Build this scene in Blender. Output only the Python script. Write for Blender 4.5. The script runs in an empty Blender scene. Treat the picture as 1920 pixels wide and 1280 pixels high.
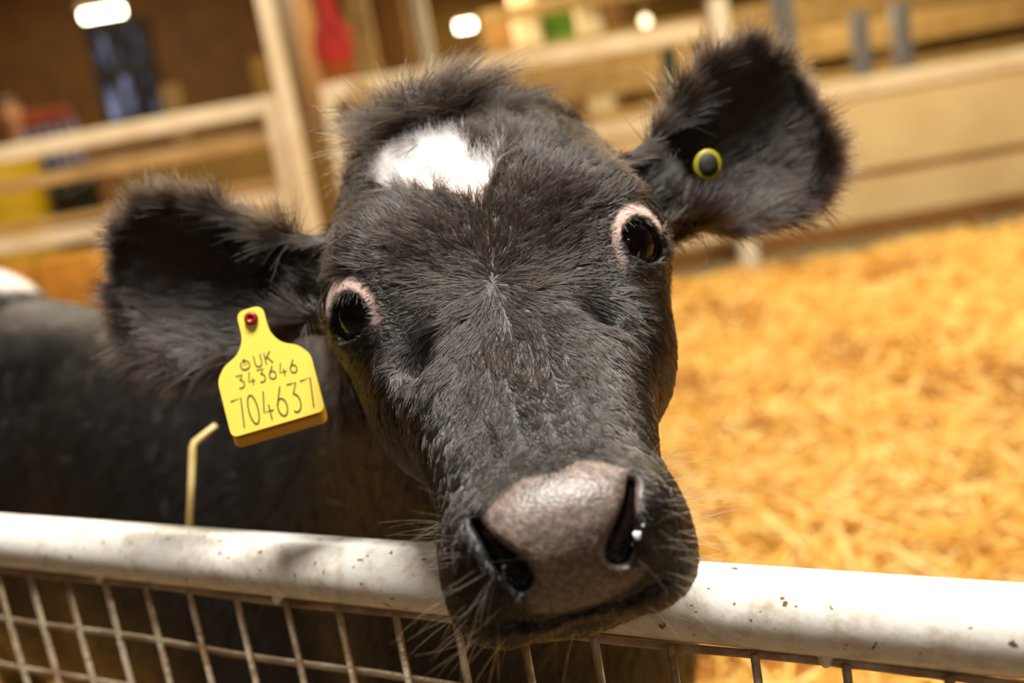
import bpy, math, random
import numpy as np
from mathutils import Vector, Matrix

# ------------------------------------------------------------------ camera, world, lights, exposure
S = 0.82                       # metres per working unit
F_PX = 1867.0                  # focal length in pixels of the 1920 px wide frame
PITCH, ROLL = math.radians(11.2), math.radians(10.0)
CAM = np.array([0.0, 0.0, 1.25])
FWD = np.array([0, math.cos(PITCH), -math.sin(PITCH)])
_r0 = np.array([1.0, 0, 0]); _u0 = np.array([0, math.sin(PITCH), math.cos(PITCH)])
RGT = math.cos(ROLL) * _r0 - math.sin(ROLL) * _u0
UPV = math.sin(ROLL) * _r0 + math.cos(ROLL) * _u0

scene = bpy.context.scene
col = scene.collection
rng = np.random.default_rng(7)
random.seed(7)

cam_d = bpy.data.cameras.new('camera'); cam = bpy.data.objects.new('camera', cam_d); col.objects.link(cam)
cam_d.sensor_width = 36.0; cam_d.lens = 36.0 * F_PX / 1920.0
cam_d.clip_start = 0.02; cam_d.clip_end = 100
cam.matrix_world = Matrix(((RGT[0], UPV[0], -FWD[0], CAM[0]*S), (RGT[1], UPV[1], -FWD[1], CAM[1]*S),
                           (RGT[2], UPV[2], -FWD[2], CAM[2]*S), (0, 0, 0, 1)))
cam_d.dof.use_dof = True
cam_d.dof.focus_distance = 0.585 * S
cam_d.dof.aperture_fstop = (cam_d.lens / 1000.0) / (0.0180 * 0.585 * S)
scene.camera = cam

world = bpy.data.worlds.new('world'); scene.world = world; world.use_nodes = True
world.node_tree.nodes['Background'].inputs[0].default_value = (1.0, 0.84, 0.60, 1)
world.node_tree.nodes['Background'].inputs[1].default_value = 0.20

def area(name, loc, power, colr, sx, sy, target=None):
    l = bpy.data.lights.new(name, 'AREA'); l.shape = 'RECTANGLE'; l.size = sx * S; l.size_y = sy * S
    l.energy = power; l.color = colr
    o = bpy.data.objects.new(name, l); col.objects.link(o); o.location = Vector(loc) * S
    d = (Vector(target) - Vector(loc)) if target else Vector((0, 0, -1))
    o.rotation_euler = d.to_track_quat('-Z', 'Y').to_euler()
    return o
area('barn_light_near', (0.10, 0.42, 3.4), 80, (1.0, 0.96, 0.89), 1.1, 0.45, (0.05, 0.62, 1.1))
area('barn_light_straw', (3.0, 4.2, 4.2), 180, (1.0, 0.88, 0.62), 2.4, 1.2)
area('barn_light_middle', (-2.6, 5.0, 4.2), 98, (1.0, 0.93, 0.76), 2.4, 1.2)
area('barn_light_far', (4.0, 11.0, 4.4), 300, (1.0, 0.84, 0.48), 3.0, 2.0)
area('barn_light_back', (0.0, 16.0, 4.4), 220, (1.0, 0.84, 0.48), 3.0, 2.0)
area('barn_light_left', (-4.5, 10.2, 4.4), 60, (1.0, 0.84, 0.50), 2.4, 1.2)

for nm_, lc_, pw_ in (('eye_catchlight', (-0.25, -2.2, 2.5), 9), ('eye_catchlight', (0.9, -2.6, 2.7), 9)):  # unseen point lights behind the lens, added for catchlights in the eyes
    pl_ = bpy.data.lights.new(nm_, 'POINT'); pl_.energy = pw_; pl_.color = (1.0, 0.92, 0.80); pl_.shadow_soft_size = 0.07
    po_ = bpy.data.objects.new(nm_, pl_); col.objects.link(po_); po_.location = Vector(lc_)*S

vs = scene.view_settings
vs.view_transform = 'Standard'; vs.look = 'None'; vs.gamma = 1.0; vs.use_curve_mapping = False
vs.exposure = 0.35

# ------------------------------------------------------------------ helpers
def P(px, py, d):
    """point seen at photo pixel (px, py), d units in front of the lens"""
    return CAM + FWD * d + RGT * ((px - 960) * d / F_PX) + UPV * ((640 - py) * d / F_PX)

def tag(o, label=None, cat=None, group=None, kind=None):
    if label: o['label'] = label
    if cat: o['category'] = cat
    if group: o['group'] = group
    if kind: o['kind'] = kind
    return o

def empty(name, loc):
    o = bpy.data.objects.new(name, None); col.objects.link(o); o.location = Vector(loc) * S
    o.empty_display_size = 0.05
    return o

def mesh_obj(name, verts, faces, mat, parent=None, smooth=True):
    """verts in working units; object origin at the parent's location (or the world origin)"""
    v = np.asarray(verts, float) * S
    me = bpy.data.meshes.new(name)
    off = np.array(parent_loc(parent))
    me.from_pydata((v - off).tolist(), [], [list(map(int, f)) for f in faces])
    if smooth: me.polygons.foreach_set('use_smooth', [True] * len(me.polygons))
    me.update()
    o = bpy.data.objects.new(name, me); col.objects.link(o)
    if mat: me.materials.append(mat)
    if parent: o.parent = parent
    return o

def parent_loc(p):
    l = Vector((0, 0, 0))
    while p is not None:
        l += p.location; p = p.parent
    return l

class MB:
    def __init__(s): s.v = []; s.f = []
    def add(s, v, f):
        n = len(s.v); s.v += [tuple(map(float, p)) for p in v]; s.f += [[i + n for i in q] for q in f]; return s
    def tube(s, pts, r, n=12, caps=True):
        pts = [np.array(p, float) for p in pts]; rs = r if hasattr(r, '__len__') else [r] * len(pts)
        v = []; f = []
        t0 = pts[1] - pts[0]; ref = np.array([0, 0, 1.0]) if abs(t0[2]) < 0.8 * np.linalg.norm(t0) else np.array([1.0, 0, 0])
        for i, p in enumerate(pts):
            t = pts[min(i + 1, len(pts) - 1)] - pts[max(i - 1, 0)]; t /= np.linalg.norm(t)
            a = np.cross(t, ref); a /= np.linalg.norm(a); b = np.cross(a, t)
            for k in range(n):
                an = 2 * math.pi * k / n
                v.append(p + rs[i] * (math.cos(an) * a + math.sin(an) * b))
        for i in range(len(pts) - 1):
            for k in range(n):
                k2 = (k + 1) % n
                f.append([i*n + k, i*n + k2, (i+1)*n + k2, (i+1)*n + k])
        if caps:
            f.append(list(range(n - 1, -1, -1))); f.append([(len(pts)-1)*n + k for k in range(n)])
        return s.add(v, f)
    def beam(s, a, b, w, h, up=(0, 0, 1), bev=0.12):
        """bevelled rectangular bar from a to b, h along up, w across"""
        a = np.array(a, float); b = np.array(b, float); t = b - a; t /= np.linalg.norm(t)
        up = np.array(up, float)
        if abs(np.dot(up, t)) > 0.9: up = np.array([0, 1.0, 0])
        x = np.cross(t, up); x /= np.linalg.norm(x); y = np.cross(x, t)
        c = bev * min(w, h)
        prof = [(-w/2+c, -h/2), (w/2-c, -h/2), (w/2, -h/2+c), (w/2, h/2-c), (w/2-c, h/2), (-w/2+c, h/2), (-w/2, h/2-c), (-w/2, -h/2+c)]
        v = [a + x*p + y*q for p, q in prof] + [b + x*p + y*q for p, q in prof]
        f = [[k, (k+1) % 8, 8 + (k+1) % 8, 8 + k] for k in range(8)] + [list(range(7, -1, -1)), list(range(8, 16))]
        return s.add(v, f)
    def lathe(s, c, prof, n=20, axis=None):
        c = np.array(c, float); v = []; f = []
        for r, z in prof:
            for k in range(n):
                a = 2*math.pi*k/n; v.append(c + np.array([r*math.cos(a), r*math.sin(a), z]))
        for i in range(len(prof) - 1):
            for k in range(n):
                k2 = (k+1) % n; f.append([i*n+k, i*n+k2, (i+1)*n+k2, (i+1)*n+k])
        f.append(list(range(n-1, -1, -1))); f.append([(len(prof)-1)*n+k for k in range(n)])
        return s.add(v, f)
    def build(s, name, mat, parent=None, smooth=False):
        return mesh_obj(name, s.v, s.f, mat, parent, smooth)

# ------------------------------------------------------------------ materials
def srgb(r, g, b):
    f = lambda c: (c/255/12.92) if c <= 10 else ((c/255 + 0.055)/1.055)**2.4
    return (f(r), f(g), f(b), 1)

def mat(name, c, rough=0.6, c2=None, scale=8.0, bump=0.0, bscale=None, metal=0.0, spec=0.5, stretch=None, coat=0.0, emit=None, estr=0.0):
    m = bpy.data.materials.new(name); m.use_nodes = True; nt = m.node_tree; N = nt.nodes; L = nt.links
    b = N['Principled BSDF']; b.inputs['Roughness'].default_value = rough; b.inputs['Metallic'].default_value = metal
    b.inputs['Specular IOR Level'].default_value = spec; b.inputs['Coat Weight'].default_value = coat
    b.inputs['Base Color'].default_value = c
    tc = N.new('ShaderNodeTexCoord'); mp = N.new('ShaderNodeMapping'); L.new(tc.outputs['Object'], mp.inputs[0])
    if stretch: mp.inputs['Scale'].default_value = stretch
    if c2:
        no = N.new('ShaderNodeTexNoise'); no.inputs['Scale'].default_value = scale; no.inputs['Detail'].default_value = 6
        L.new(mp.outputs[0], no.inputs[0])
        rp = N.new('ShaderNodeValToRGB'); rp.color_ramp.elements[0].position = 0.35; rp.color_ramp.elements[1].position = 0.68
        rp.color_ramp.elements[0].color = c; rp.color_ramp.elements[1].color = c2
        L.new(no.outputs[0], rp.inputs[0]); L.new(rp.outputs[0], b.inputs['Base Color'])
    if bump:
        n2 = N.new('ShaderNodeTexNoise'); n2.inputs['Scale'].default_value = bscale or scale*4; n2.inputs['Detail'].default_value = 5
        L.new(mp.outputs[0], n2.inputs[0])
        bp = N.new('ShaderNodeBump'); bp.inputs['Strength'].default_value = bump; bp.inputs['Distance'].default_value = 0.01
        L.new(n2.outputs[0], bp.inputs['Height']); L.new(bp.outputs[0], b.inputs['Normal'])
    if emit:
        b.inputs['Emission Color'].default_value = emit; b.inputs['Emission Strength'].default_value = estr
    return m

M = {}
M['pale_timber'] = mat('pale_timber', srgb(228, 212, 184), 0.6, srgb(212, 190, 154), 5, 0.2, 30)
M['tan_timber'] = mat('tan_timber', srgb(186, 150, 96), 0.65, srgb(160, 124, 72), 5, 0.2, 30)
M['panel'] = mat('barrier_panel', srgb(212, 190, 146), 0.6, srgb(202, 178, 132), 3, 0.1, 20)
M['dark_timber'] = mat('dark_timber', srgb(116, 72, 18), 0.7, srgb(94, 56, 13), 3, 0.2, 20)
M['olive_wall'] = mat('olive_wall', srgb(172, 132, 58), 0.7, srgb(148, 110, 46), 1.2, 0.2, 10)
M['brown'] = mat('brown_board', srgb(140, 96, 44), 0.7, srgb(116, 78, 34), 3, 0.2, 20)
M['white_paint'] = mat('white_post_paint', srgb(232, 222, 206), 0.5, srgb(214, 202, 182), 6)
M['grey_metal'] = mat('grey_blue_metal', srgb(140, 138, 146), 0.5, srgb(120, 116, 122), 6, metal=0.1)
M['green_metal'] = mat('dark_green_metal', srgb(28, 66, 44), 0.5, srgb(20, 50, 34), 6)
M['yellow_plastic'] = mat('yellow_plastic', srgb(200, 164, 8), 0.45, srgb(184, 148, 6), 3)
M['dark_green_plastic'] = mat('dark_green_plastic', srgb(34, 44, 24), 0.5, srgb(26, 34, 20), 3)
M['red_cloth'] = mat('red_cloth', srgb(214, 62, 56), 0.85, srgb(180, 44, 44), 6, 0.3, 30)
M['orange_cloth'] = mat('orange_brown_cloth', srgb(176, 92, 22), 0.85, srgb(150, 76, 18), 6, 0.3, 30)
M['red_box'] = mat('red_box', srgb(170, 66, 24), 0.6, srgb(140, 52, 20), 5)
M['pale_blue'] = mat('pale_blue_slat', srgb(150, 148, 176), 0.5, srgb(128, 124, 150), 5)
M['green_board'] = mat('green_board', srgb(96, 140, 18), 0.6, srgb(58, 96, 14), 6)
M['concrete'] = mat('concrete', srgb(112, 96, 70), 0.85, srgb(92, 78, 56), 2, 0.3, 20)
M['ceiling'] = mat('ceiling_sheet', srgb(84, 60, 24), 0.8, srgb(70, 48, 18), 2)
M['skin'] = mat('skin', srgb(214, 150, 104), 0.5)
M['hair_brown'] = mat('hair_brown', srgb(70, 44, 22), 0.6)
M['dark_cloth'] = mat('dark_cloth', srgb(66, 40, 30), 0.85, srgb(50, 30, 24), 9)
M['lamp'] = mat('lamp_tube', srgb(255, 240, 210), 0.4, emit=(1.0, 0.86, 0.60, 1), estr=14)
M['bulb'] = mat('lamp_bulb', srgb(255, 240, 210), 0.4, emit=(1.0, 0.82, 0.52, 1), estr=3.2)
M['lamp_body'] = mat('lamp_body', srgb(150, 130, 100), 0.5)
M['window_frame'] = mat('window_frame', srgb(40, 30, 24), 0.6)

# ------------------------------------------------------------------ setting
def struct(name, mb, m): return tag(mb.build(name, m), kind='structure')
def grid_quad(x0, x1, y0, y1, z):
    return MB().add([(x0, y0, z), (x1, y0, z), (x1, y1, z), (x0, y1, z)], [[0, 1, 2, 3]])
BX = 11.0; BY0 = -3.0; BY1 = 21.0; BH = 4.8
struct('floor', grid_quad(-BX, BX, BY0, BY1, 0), M['concrete'])
struct('ceiling', MB().add([(-BX, BY0, BH), (-BX, BY1, BH), (BX, BY1, BH), (BX, BY0, BH)], [[0, 1, 2, 3]]), M['ceiling'])
struct('wall_back', MB().add([(-BX, BY1, 0), (BX, BY1, 0), (BX, BY1, BH), (-BX, BY1, BH)], [[0, 1, 2, 3]]), M['olive_wall'])
struct('wall_right', MB().add([(BX, BY1, 0), (BX, BY0, 0), (BX, BY0, BH), (BX, BY1, BH)], [[0, 1, 2, 3]]), M['olive_wall'])
struct('wall_front', MB().add([(BX, BY0, 0), (-BX, BY0, 0), (-BX, BY0, BH), (BX, BY0, BH)], [[0, 1, 2, 3]]), M['dark_timber'])
# dark boarded wall that closes the left half of the barn
LWY = 13.0; lw_x1 = P(560, 200, LWY)[0]
struct('wall_left', MB().add([(-BX, BY0, 0), (-BX, LWY, 0), (-BX, LWY, BH), (-BX, BY0, BH), (lw_x1, LWY, 0), (lw_x1, LWY, BH), (lw_x1, BY1, 0), (lw_x1, BY1, BH)],
       [[0, 1, 2, 3], [1, 4, 5, 2], [4, 6, 7, 5]]), M['dark_timber'])

# ------------------------------------------------------------------ things beyond the pen
def zvert(pt, z): return np.array([pt[0], pt[1], z])

# tall pale post, left of the calf
def upright(name, px, py, d, ztop, w, m, label, cat, zbot=0.0, group=None, h=None):
    p = P(px, py, d); r = empty(name, (p[0], p[1], zbot)); tag(r, label, cat, group)
    MB().beam(zvert(p, zbot), zvert(p, ztop), w, h or w, up=(0, 1, 0)).build('shaft', m, r)
    MB().beam(zvert(p, zbot), zvert(p, zbot + 0.03), w*1.5, (h or w)*1.5, up=(0, 1, 0)).build('foot_plate', m, r)
    return r

FG = 6.2
ZT = 1.78
# left stock gate
def rail_between(a, b, t, name, m, parent, h=None):
    return MB().beam(a, b, t, h or t).build(name, m, parent)
pe = P(505, 190, FG); ps = P(-230, 300, 6.5)
g = empty('stock_gate', (pe[0], pe[1], 0)); tag(g, 'pale metal stock gate with wide rails across the left background', 'gate')
for z, t in ((1.725, 0.105), (1.15, 0.105), (0.52, 0.085), (0.30, 0.085)):
    rail_between(zvert(ps, z), zvert(pe, z), 0.05, 'rail', M['pale_timber'], g, t)
for z, t in ((1.52, 0.075), (1.255, 0.055)):
    rail_between(zvert(ps, z), zvert(pe, z), 0.04, 'rail', M['tan_timber'], g, t)
MB().beam(zvert(pe, 0.0), zvert(pe, 1.78), 0.085, 0.06, up=(0, 1, 0)).build('end_post', M['pale_timber'], g)
MB().beam(zvert(ps, 0.0), zvert(ps, 1.78), 0.11, 0.06, up=(0, 1, 0)).build('end_post', M['pale_timber'], g)
# tall post between the gates
upright('barn_post', 552, 260, 6.15, BH, 0.095, M['pale_timber'], 'tall pale post rising to the roof between the two gates', 'post')
# second gate behind the calf's head
pa = P(612, 170, 6.75); pb = P(1318, 62, 7.05)
g = empty('stock_gate', (pa[0], pa[1], 0)); tag(g, 'pale stock gate running behind the head of the calf to the white post', 'gate')
for z, t in ((ZT, 0.125), (0.75, 0.1), (0.34, 0.1)):
    rail_between(zvert(pa, z), zvert(pb, z), 0.05, 'rail', M['pale_timber'], g, t)
MB().beam(zvert(pa, 0.0), zvert(pa, ZT + 0.05), 0.085, 0.06, up=(0, 1, 0)).build('end_post', M['pale_timber'], g)
pm = P(672, 160, 6.3); MB().beam(zvert(pm, 0.1), zvert(pm, ZT), 0.12, 0.05, up=(0, 1, 0)).build('upright', M['tan_timber'], g)
upright('white_post', 1350, 60, 7.1, 1.98, 0.13, M['white_paint'], 'white post with a square top beside the right ear of the calf', 'post')

# sheeted barrier on the right
q0 = P(1000, 300, 7.55); q1 = P(2250, 200, 7.45)
b = empty('pen_barrier', (q0[0], q0[1], 0)); tag(b, 'long beige sheeted pen barrier behind the straw bed on the right', 'barrier')
MB().beam(zvert(q0, 1.20), zvert(q1, 1.20), 0.09, 0.14).build('top_rail', M['pale_timber'], b)
MB().beam(zvert(q0, 0.86), zvert(q1, 0.86), 0.03, 0.56).build('upper_panel', M['panel'], b)
MB().beam(zvert(q0, 0.555), zvert(q1, 0.555), 0.05, 0.05).build('middle_rail', M['brown'], b)
MB().beam(zvert(q0, 0.37), zvert(q1, 0.37), 0.03, 0.32).build('lower_panel', M['panel'], b)
MB().beam(zvert(q0, 0.14), zvert(q1, 0.14), 0.06, 0.15).build('bottom_rail', M['brown'], b)
for px in (1120, 1795, 2180):
    p = P(px, 200, 7.52); MB().beam(zvert(p, 0), zvert(p, 1.15), 0.07, 0.05, up=(0, 1, 0)).build('post', M['tan_timber'], b)
# pens further back on the right
def board_fence(name, x0, y0, d0, x1, y1, d1, zs, m, label):
    a = P(x0, y0, d0); c = P(x1, y1, d1); r = empty(name, (a[0], a[1], 0)); tag(r, label, 'fence')
    for z, t in zs: MB().beam(zvert(a, z), zvert(c, z), 0.05, t).build('board', m, r)
    for k in (0.0, 0.5, 1.0):
        p = a*(1-k) + c*k + np.array([0, 0.06, 0]); MB().beam(zvert(p, 0), zvert(p, zs[-1][0] + 0.1), 0.1, 0.08, up=(0, 1, 0)).build('post', M['tan_timber'], r)
    return r
board_fence('board_fence', 980, 60, 11.0, 2300, -60, 11.5, ((0.9, 0.45), (1.72, 0.32)), M['tan_timber'], 'tan board fence of the next pen, top right beyond the barrier')
board_fence('board_fence', 900, 10, 15.0, 2100, -130, 14.4, ((1.2, 0.5), (2.35, 0.5), (3.1, 0.2)), M['tan_timber'], 'furthest tan board fence along the upper right edge of the photo')
upright('steel_upright', 1612, 70, 10.6, 1.95, 0.17, M['grey_metal'], 'left one of two short blue-grey uprights above the beige barrier', 'post', group='blue-grey uprights')
upright('steel_upright', 1690, 65, 10.6, 1.97, 0.17, M['grey_metal'], 'right one of two short blue-grey uprights above the beige barrier', 'post', group='blue-grey uprights')
upright('steel_upright', 1468, 30, 10.4, 2.35, 0.2, M['grey_metal'], 'grey upright directly above the tip of the right ear', 'post')
upright('green_upright', 1252, 100, 9.0, 1.82, 0.12, M['green_metal'], 'dark green upright under the rail, between head and white post', 'post')
upright('green_upright', 1308, 85, 9.0, 1.86, 0.09, M['green_metal'], 'dark green upright close against the left of the white post', 'post')
upright('timber_post', 676, 60, 12.5, BH, 0.30, M['tan_timber'], 'broad tan timber post just right of the red jacket', 'post')
upright('timber_post', 795, 60, 11.0, BH-1.6, 0.14, M['white_paint'], 'slim pale post above the tuft of the calf', 'post')
upright('timber_post', 738, 60, 14.0, BH, 0.45, M['brown'], 'brown timber post between tan post and slim pale post', 'post')
upright('timber_post', 985, 40, 15.5, BH, 0.42, M['pale_timber'], 'pale post on the left of the green board', 'post')
upright('timber_post', 1102, 30, 15.5, BH, 0.40, M['pale_timber'], 'pale post on the right of the green board', 'post')
upright('timber_post', 1155, 20, 16.6, BH, 0.35, M['brown'], 'brown post between the green board and the round lamp', 'post')
upright('timber_post', 940, 60, 16.5, 3.2, 0.5, M['brown'], 'short dark brown post to the right of the middle lamp', 'post')
# green board between posts
p = P(1043, 40, 15.6)
g = empty('notice_board', p); tag(g, 'square green board mounted between two pale posts', 'board')
MB().beam(p + [-0.25, 0, 0], p + [0.25, 0, 0], 0.03, 0.60).build('panel', M['green_board'], g)
MB().beam(p + [-0.26, 0, 0.33], p + [0.26, 0, 0.33], 0.05, 0.05).build('frame', M['pale_timber'], g)
MB().beam(p + [-0.26, 0, -0.33], p + [0.26, 0, -0.33], 0.05, 0.05).build('frame', M['pale_timber'], g)
MB().beam(p + [-0.25, 0.03, 0.1], p + [0.25, 0.03, 0.1], 0.03, 0.08).build('batten', M['pale_timber'], g)

# red jacket hanging from a dark hook post
pj = P(620, 55, 8.6)
upright('hook_post', 612, 80, 8.85, 3.2, 0.10, M['dark_timber'], 'dark post on which the red jacket hangs', 'post')
prof = []
n = 16; V = []; Fc = []
lev = [(0.42, 0.05, 0.05), (0.28, 0.075, 0.06), (0.10, 0.085, 0.06), (0.0, 0.15, 0.08), (-0.12, 0.17, 0.09), (-0.26, 0.16, 0.09), (-0.30, 0.13, 0.07)]
for z, rx, ry in lev:
    for k in range(n):
        a = 2*math.pi*k/n; f = 1 + 0.10*math.sin(5*a + z*9)
        V.append(pj + np.array([rx*f*math.cos(a), ry*f*math.sin(a), z]))
for i in range(len(lev)-1):
    for k in range(n): Fc.append([i*n+k, (i+1)*n+k, (i+1)*n+(k+1) % n, i*n+(k+1) % n])
Fc.append(list(range(n)))
g = empty('jacket', pj); tag(g, 'red jacket with orange-brown hem hanging on a dark post', 'jacket')
mesh_obj('body', V, Fc, M['red_cloth'], g)
hem = MB(); V2 = []
lev2 = [(-0.27, 0.14, 0.075), (-0.36, 0.15, 0.08), (-0.50, 0.13, 0.07)]
Fh = []
for z, rx, ry in lev2:
    for k in range(n):
        a = 2*math.pi*k/n; f = 1 + 0.12*math.sin(4*a + z*7); V2.append(pj + np.array([rx*f*math.cos(a), ry*f*math.sin(a), z]))
for i in range(2):
    for k in range(n): Fh.append([i*n+k, (i+1)*n+k, (i+1)*n+(k+1) % n, i*n+(k+1) % n])
mesh_obj('hem', V2, Fh, M['orange_cloth'], g)

# window with bluish dusk light in the dark wall
wm = bpy.data.materials.new('dusk_glass'); wm.use_nodes = True; nt = wm.node_tree; bs = nt.nodes['Principled BSDF']
bs.inputs['Base Color'].default_value = (0.01, 0.01, 0.015, 1); bs.inputs['Roughness'].default_value = 0.15
tcn = nt.nodes.new('ShaderNodeTexCoord'); mpn = nt.nodes.new('ShaderNodeMapping'); mpn.inputs['Scale'].default_value = (2.6, 1.0, 1.1)
nzn = nt.nodes.new('ShaderNodeTexNoise'); nzn.inputs['Scale'].default_value = 2.6; nzn.inputs['Detail'].default_value = 3
rpn = nt.nodes.new('ShaderNodeValToRGB'); rpn.color_ramp.elements[0].position = 0.46; rpn.color_ramp.elements[0].color = (0.012, 0.010, 0.012, 1)
rpn.color_ramp.elements[1].position = 0.72; rpn.color_ramp.elements[1].color = (0.26, 0.28, 0.42, 1)
nt.links.new(tcn.outputs['Object'], mpn.inputs[0]); nt.links.new(mpn.outputs[0], nzn.inputs[0]); nt.links.new(nzn.outputs[0], rpn.inputs[0])
nt.links.new(rpn.outputs[0], bs.inputs['Emission Color']); bs.inputs['Emission Strength'].default_value = 0.9
pw0 = P(190, 70, LWY - 0.15); pw1 = P(300, 225, LWY - 0.15)
x0, x1 = pw0[0] + 0.05, P(318, 140, LWY)[0]; zt = P(240, 60, LWY)[2]; zb = P(250, 232, LWY)[2]; yw = LWY - 0.06
xm = (x0 + x1)/2
wf = MB()
for a, c_ in (((x0, yw, zb), (x1, yw, zb)), ((x0, yw, zt), (x1, yw, zt)), ((x0, yw, zb), (x0, yw, zt)), ((x1, yw, zb), (x1, yw, zt)), ((x0, yw, (zb+zt)/2), (x1, yw, (zb+zt)/2))):
    wf.beam(a, c_, 0.08, 0.08, up=(0, 1, 0))
for k in (1/3, 2/3): wf.beam((x0+(x1-x0)*k, yw, zb), (x0+(x1-x0)*k, yw, zt), 0.06, 0.07, up=(0, 1, 0))
w = tag(wf.build('window_1', M['window_frame']), kind='structure')
for i in range(3):
    for j in range(2):
        a = x0 + (x1-x0)*i/3; c_ = x0 + (x1-x0)*(i+1)/3; e = zb + (zt-zb)*j/2; h_ = zb + (zt-zb)*(j+1)/2
        mesh_obj('pane', [(a, yw, e), (c_, yw, e), (c_, yw, h_), (a, yw, h_), (a, yw+.012, e), (c_, yw+.012, e), (c_, yw+.012, h_), (a, yw+.012, h_)],
                 [[0, 1, 2, 3], [7, 6, 5, 4], [0, 4, 5, 1], [1, 5, 6, 2], [2, 6, 7, 3], [3, 7, 4, 0]], wm, w, False)
upright('timber_post', 324, 190, 10.0, P(318, 160, 10)[2], 0.16, M['tan_timber'], 'tan post stub showing above the left gate, right of the window', 'post')
upright('board_post', 505, 120, 11.5, P(500, 105, 11.5)[2], 0.42, M['olive_wall'], 'olive board standing behind the tall pale post, left side', 'board', h=0.08)

# yellow feed bin, green bucket and brown post beyond the left gate
p = P(8, 345, 7.9); z_t = P(8, 292, 7.9)[2]
g = empty('feed_bin', (p[0], p[1], 0)); tag(g, 'large yellow feed bin behind the left gate at the edge of the photo', 'bin')
MB().lathe((p[0], p[1], 0), [(0.28, 0), (0.30, 0.02), (0.30, z_t*0.6), (0.31, z_t-0.05), (0.31, z_t-0.02)], 28).build('drum', M['yellow_plastic'], g, True)
MB().lathe((p[0], p[1], z_t-0.02), [(0.335, 0), (0.335, 0.035), (0.30, 0.06), (0.02, 0.075)], 28).build('lid', M['yellow_plastic'], g, True)
p = P(140, 350, 8.05); z_t = P(140, 312, 8.05)[2]
g = empty('tall_bucket', (p[0], p[1], 0)); tag(g, 'dark green drum standing right of the yellow feed bin', 'drum')
MB().lathe((p[0], p[1], 0), [(0.15, 0), (0.16, 0.02), (0.17, z_t*0.5), (0.175, z_t-0.03), (0.185, z_t-0.03), (0.185, z_t)], 22).build('drum', M['dark_green_plastic'], g, True)
MB().tube([(p[0]-0.185, p[1], z_t-0.05), (p[0]-0.16, p[1]-0.1, z_t-0.14), (p[0], p[1]-0.19, z_t-0.2), (p[0]+0.16, p[1]-0.1, z_t-0.14), (p[0]+0.185, p[1], z_t-0.05)], 0.008, 6).build('handle', M['grey_metal'], g, True)
upright('timber_post', 203, 340, 7.2, P(195, 310, 7.2)[2], 0.10, M['dark_timber'], 'short dark brown post right of the dark green drum', 'post')
# red topped rack with pale blue slats
p = P(92, 225, 8.35)
g = empty('rack', (p[0], p[1], 0)); tag(g, 'rack with reddish top board and pale blue slats beside the person', 'rack')
MB().beam(p + [-0.18, 0, 0.03], p + [0.18, 0, 0.03], 0.16, 0.12).build('top_board', M['red_box'], g)
for k in range(6):
    x = -0.20 + k*0.085; MB().beam((p[0]+x, p[1]-0.09, 0.9), (p[0]+x, p[1]-0.09, p[2]-0.04), 0.04, 0.02, up=(0, 1, 0)).build('slat', M['pale_blue'], g)
MB().beam((p[0]-0.21, p[1]-0.06, 0.92), (p[0]+0.25, p[1]-0.06, 0.92), 0.04, 0.06).build('crossbar', M['red_box'], g)
for s_ in (-0.17, 0.17): MB().beam((p[0]+s_, p[1], 0), (p[0]+s_, p[1], p[2]), 0.05, 0.05, up=(0, 1, 0)).build('leg', M['red_box'], g)

# lamps
def tube_lamp(px0, py0, px1, py1, d, r, label):
    a = P(px0, py0, d); c = P(px1, py1, d); c = np.array([c[0], c[1], a[2]*0.5 + c[2]*0.5]); a[2] = c[2]
    m_ = (a + c)/2; g = empty('tube_lamp', m_); tag(g, label, 'lamp')
    MB().tube([a, c], r, 12).build('tube', M['lamp'], g, True)
    MB().beam(a + [-0.03, 0, r + 0.03], c + [0.03, 0, r + 0.03], 0.10, 0.05).build('housing', M['lamp_body'], g)
    for e in (a, c): MB().tube([(e[0], e[1], e[2] + r + 0.04), (e[0], e[1], BH)], 0.008, 6).build('hanger', M['lamp_body'], g)
tube_lamp(157, 37, 228, 13, 10.0, 0.05, 'long glowing tube lamp at the upper left, above the window')
tube_lamp(857, 52, 888, 45, 14.0, 0.06, 'short glowing tube lamp above the forehead, centre top')
p = P(1210, 40, 14.0)
g = empty('round_lamp', p); tag(g, 'small round glowing lamp near the top, left of the white post', 'lamp')
MB().lathe(p, [(0.005, -0.07), (0.04, -0.058), (0.065, -0.02), (0.068, 0.01), (0.05, 0.05), (0.025, 0.075)], 16).build('bulb', M['bulb'], g, True)
MB().lathe(p + [0, 0, 0.07], [(0.03, 0), (0.03, 0.05), (0.01, 0.07)], 12).build('socket', M['lamp_body'], g, True)
MB().tube([p + [0, 0, 0.12], (p[0], p[1], BH)], 0.006, 6).build('cord', M['lamp_body'], g)

# ------------------------------------------------------------------ straw
def hair_obj(name, pts, rad, m, parent=None):
    """pts: (N, K, 3) strand points in working units; rad: (N, K) radii"""
    N_, K_ = pts.shape[:2]
    hc = bpy.data.hair_curves.new(name)
    hc.add_curves([K_]*N_)
    off = np.array(parent_loc(parent))
    hc.position_data.foreach_set('vector', (pts*S - off).astype(np.float32).ravel())
    at = hc.attributes.get('radius') or hc.attributes.new('radius', 'FLOAT', 'POINT')
    at.data.foreach_set('value', (rad*S).astype(np.float32).ravel())
    o = bpy.data.objects.new(name, hc); col.objects.link(o); hc.materials.append(m)
    if parent: o.parent = parent
    return o

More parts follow.
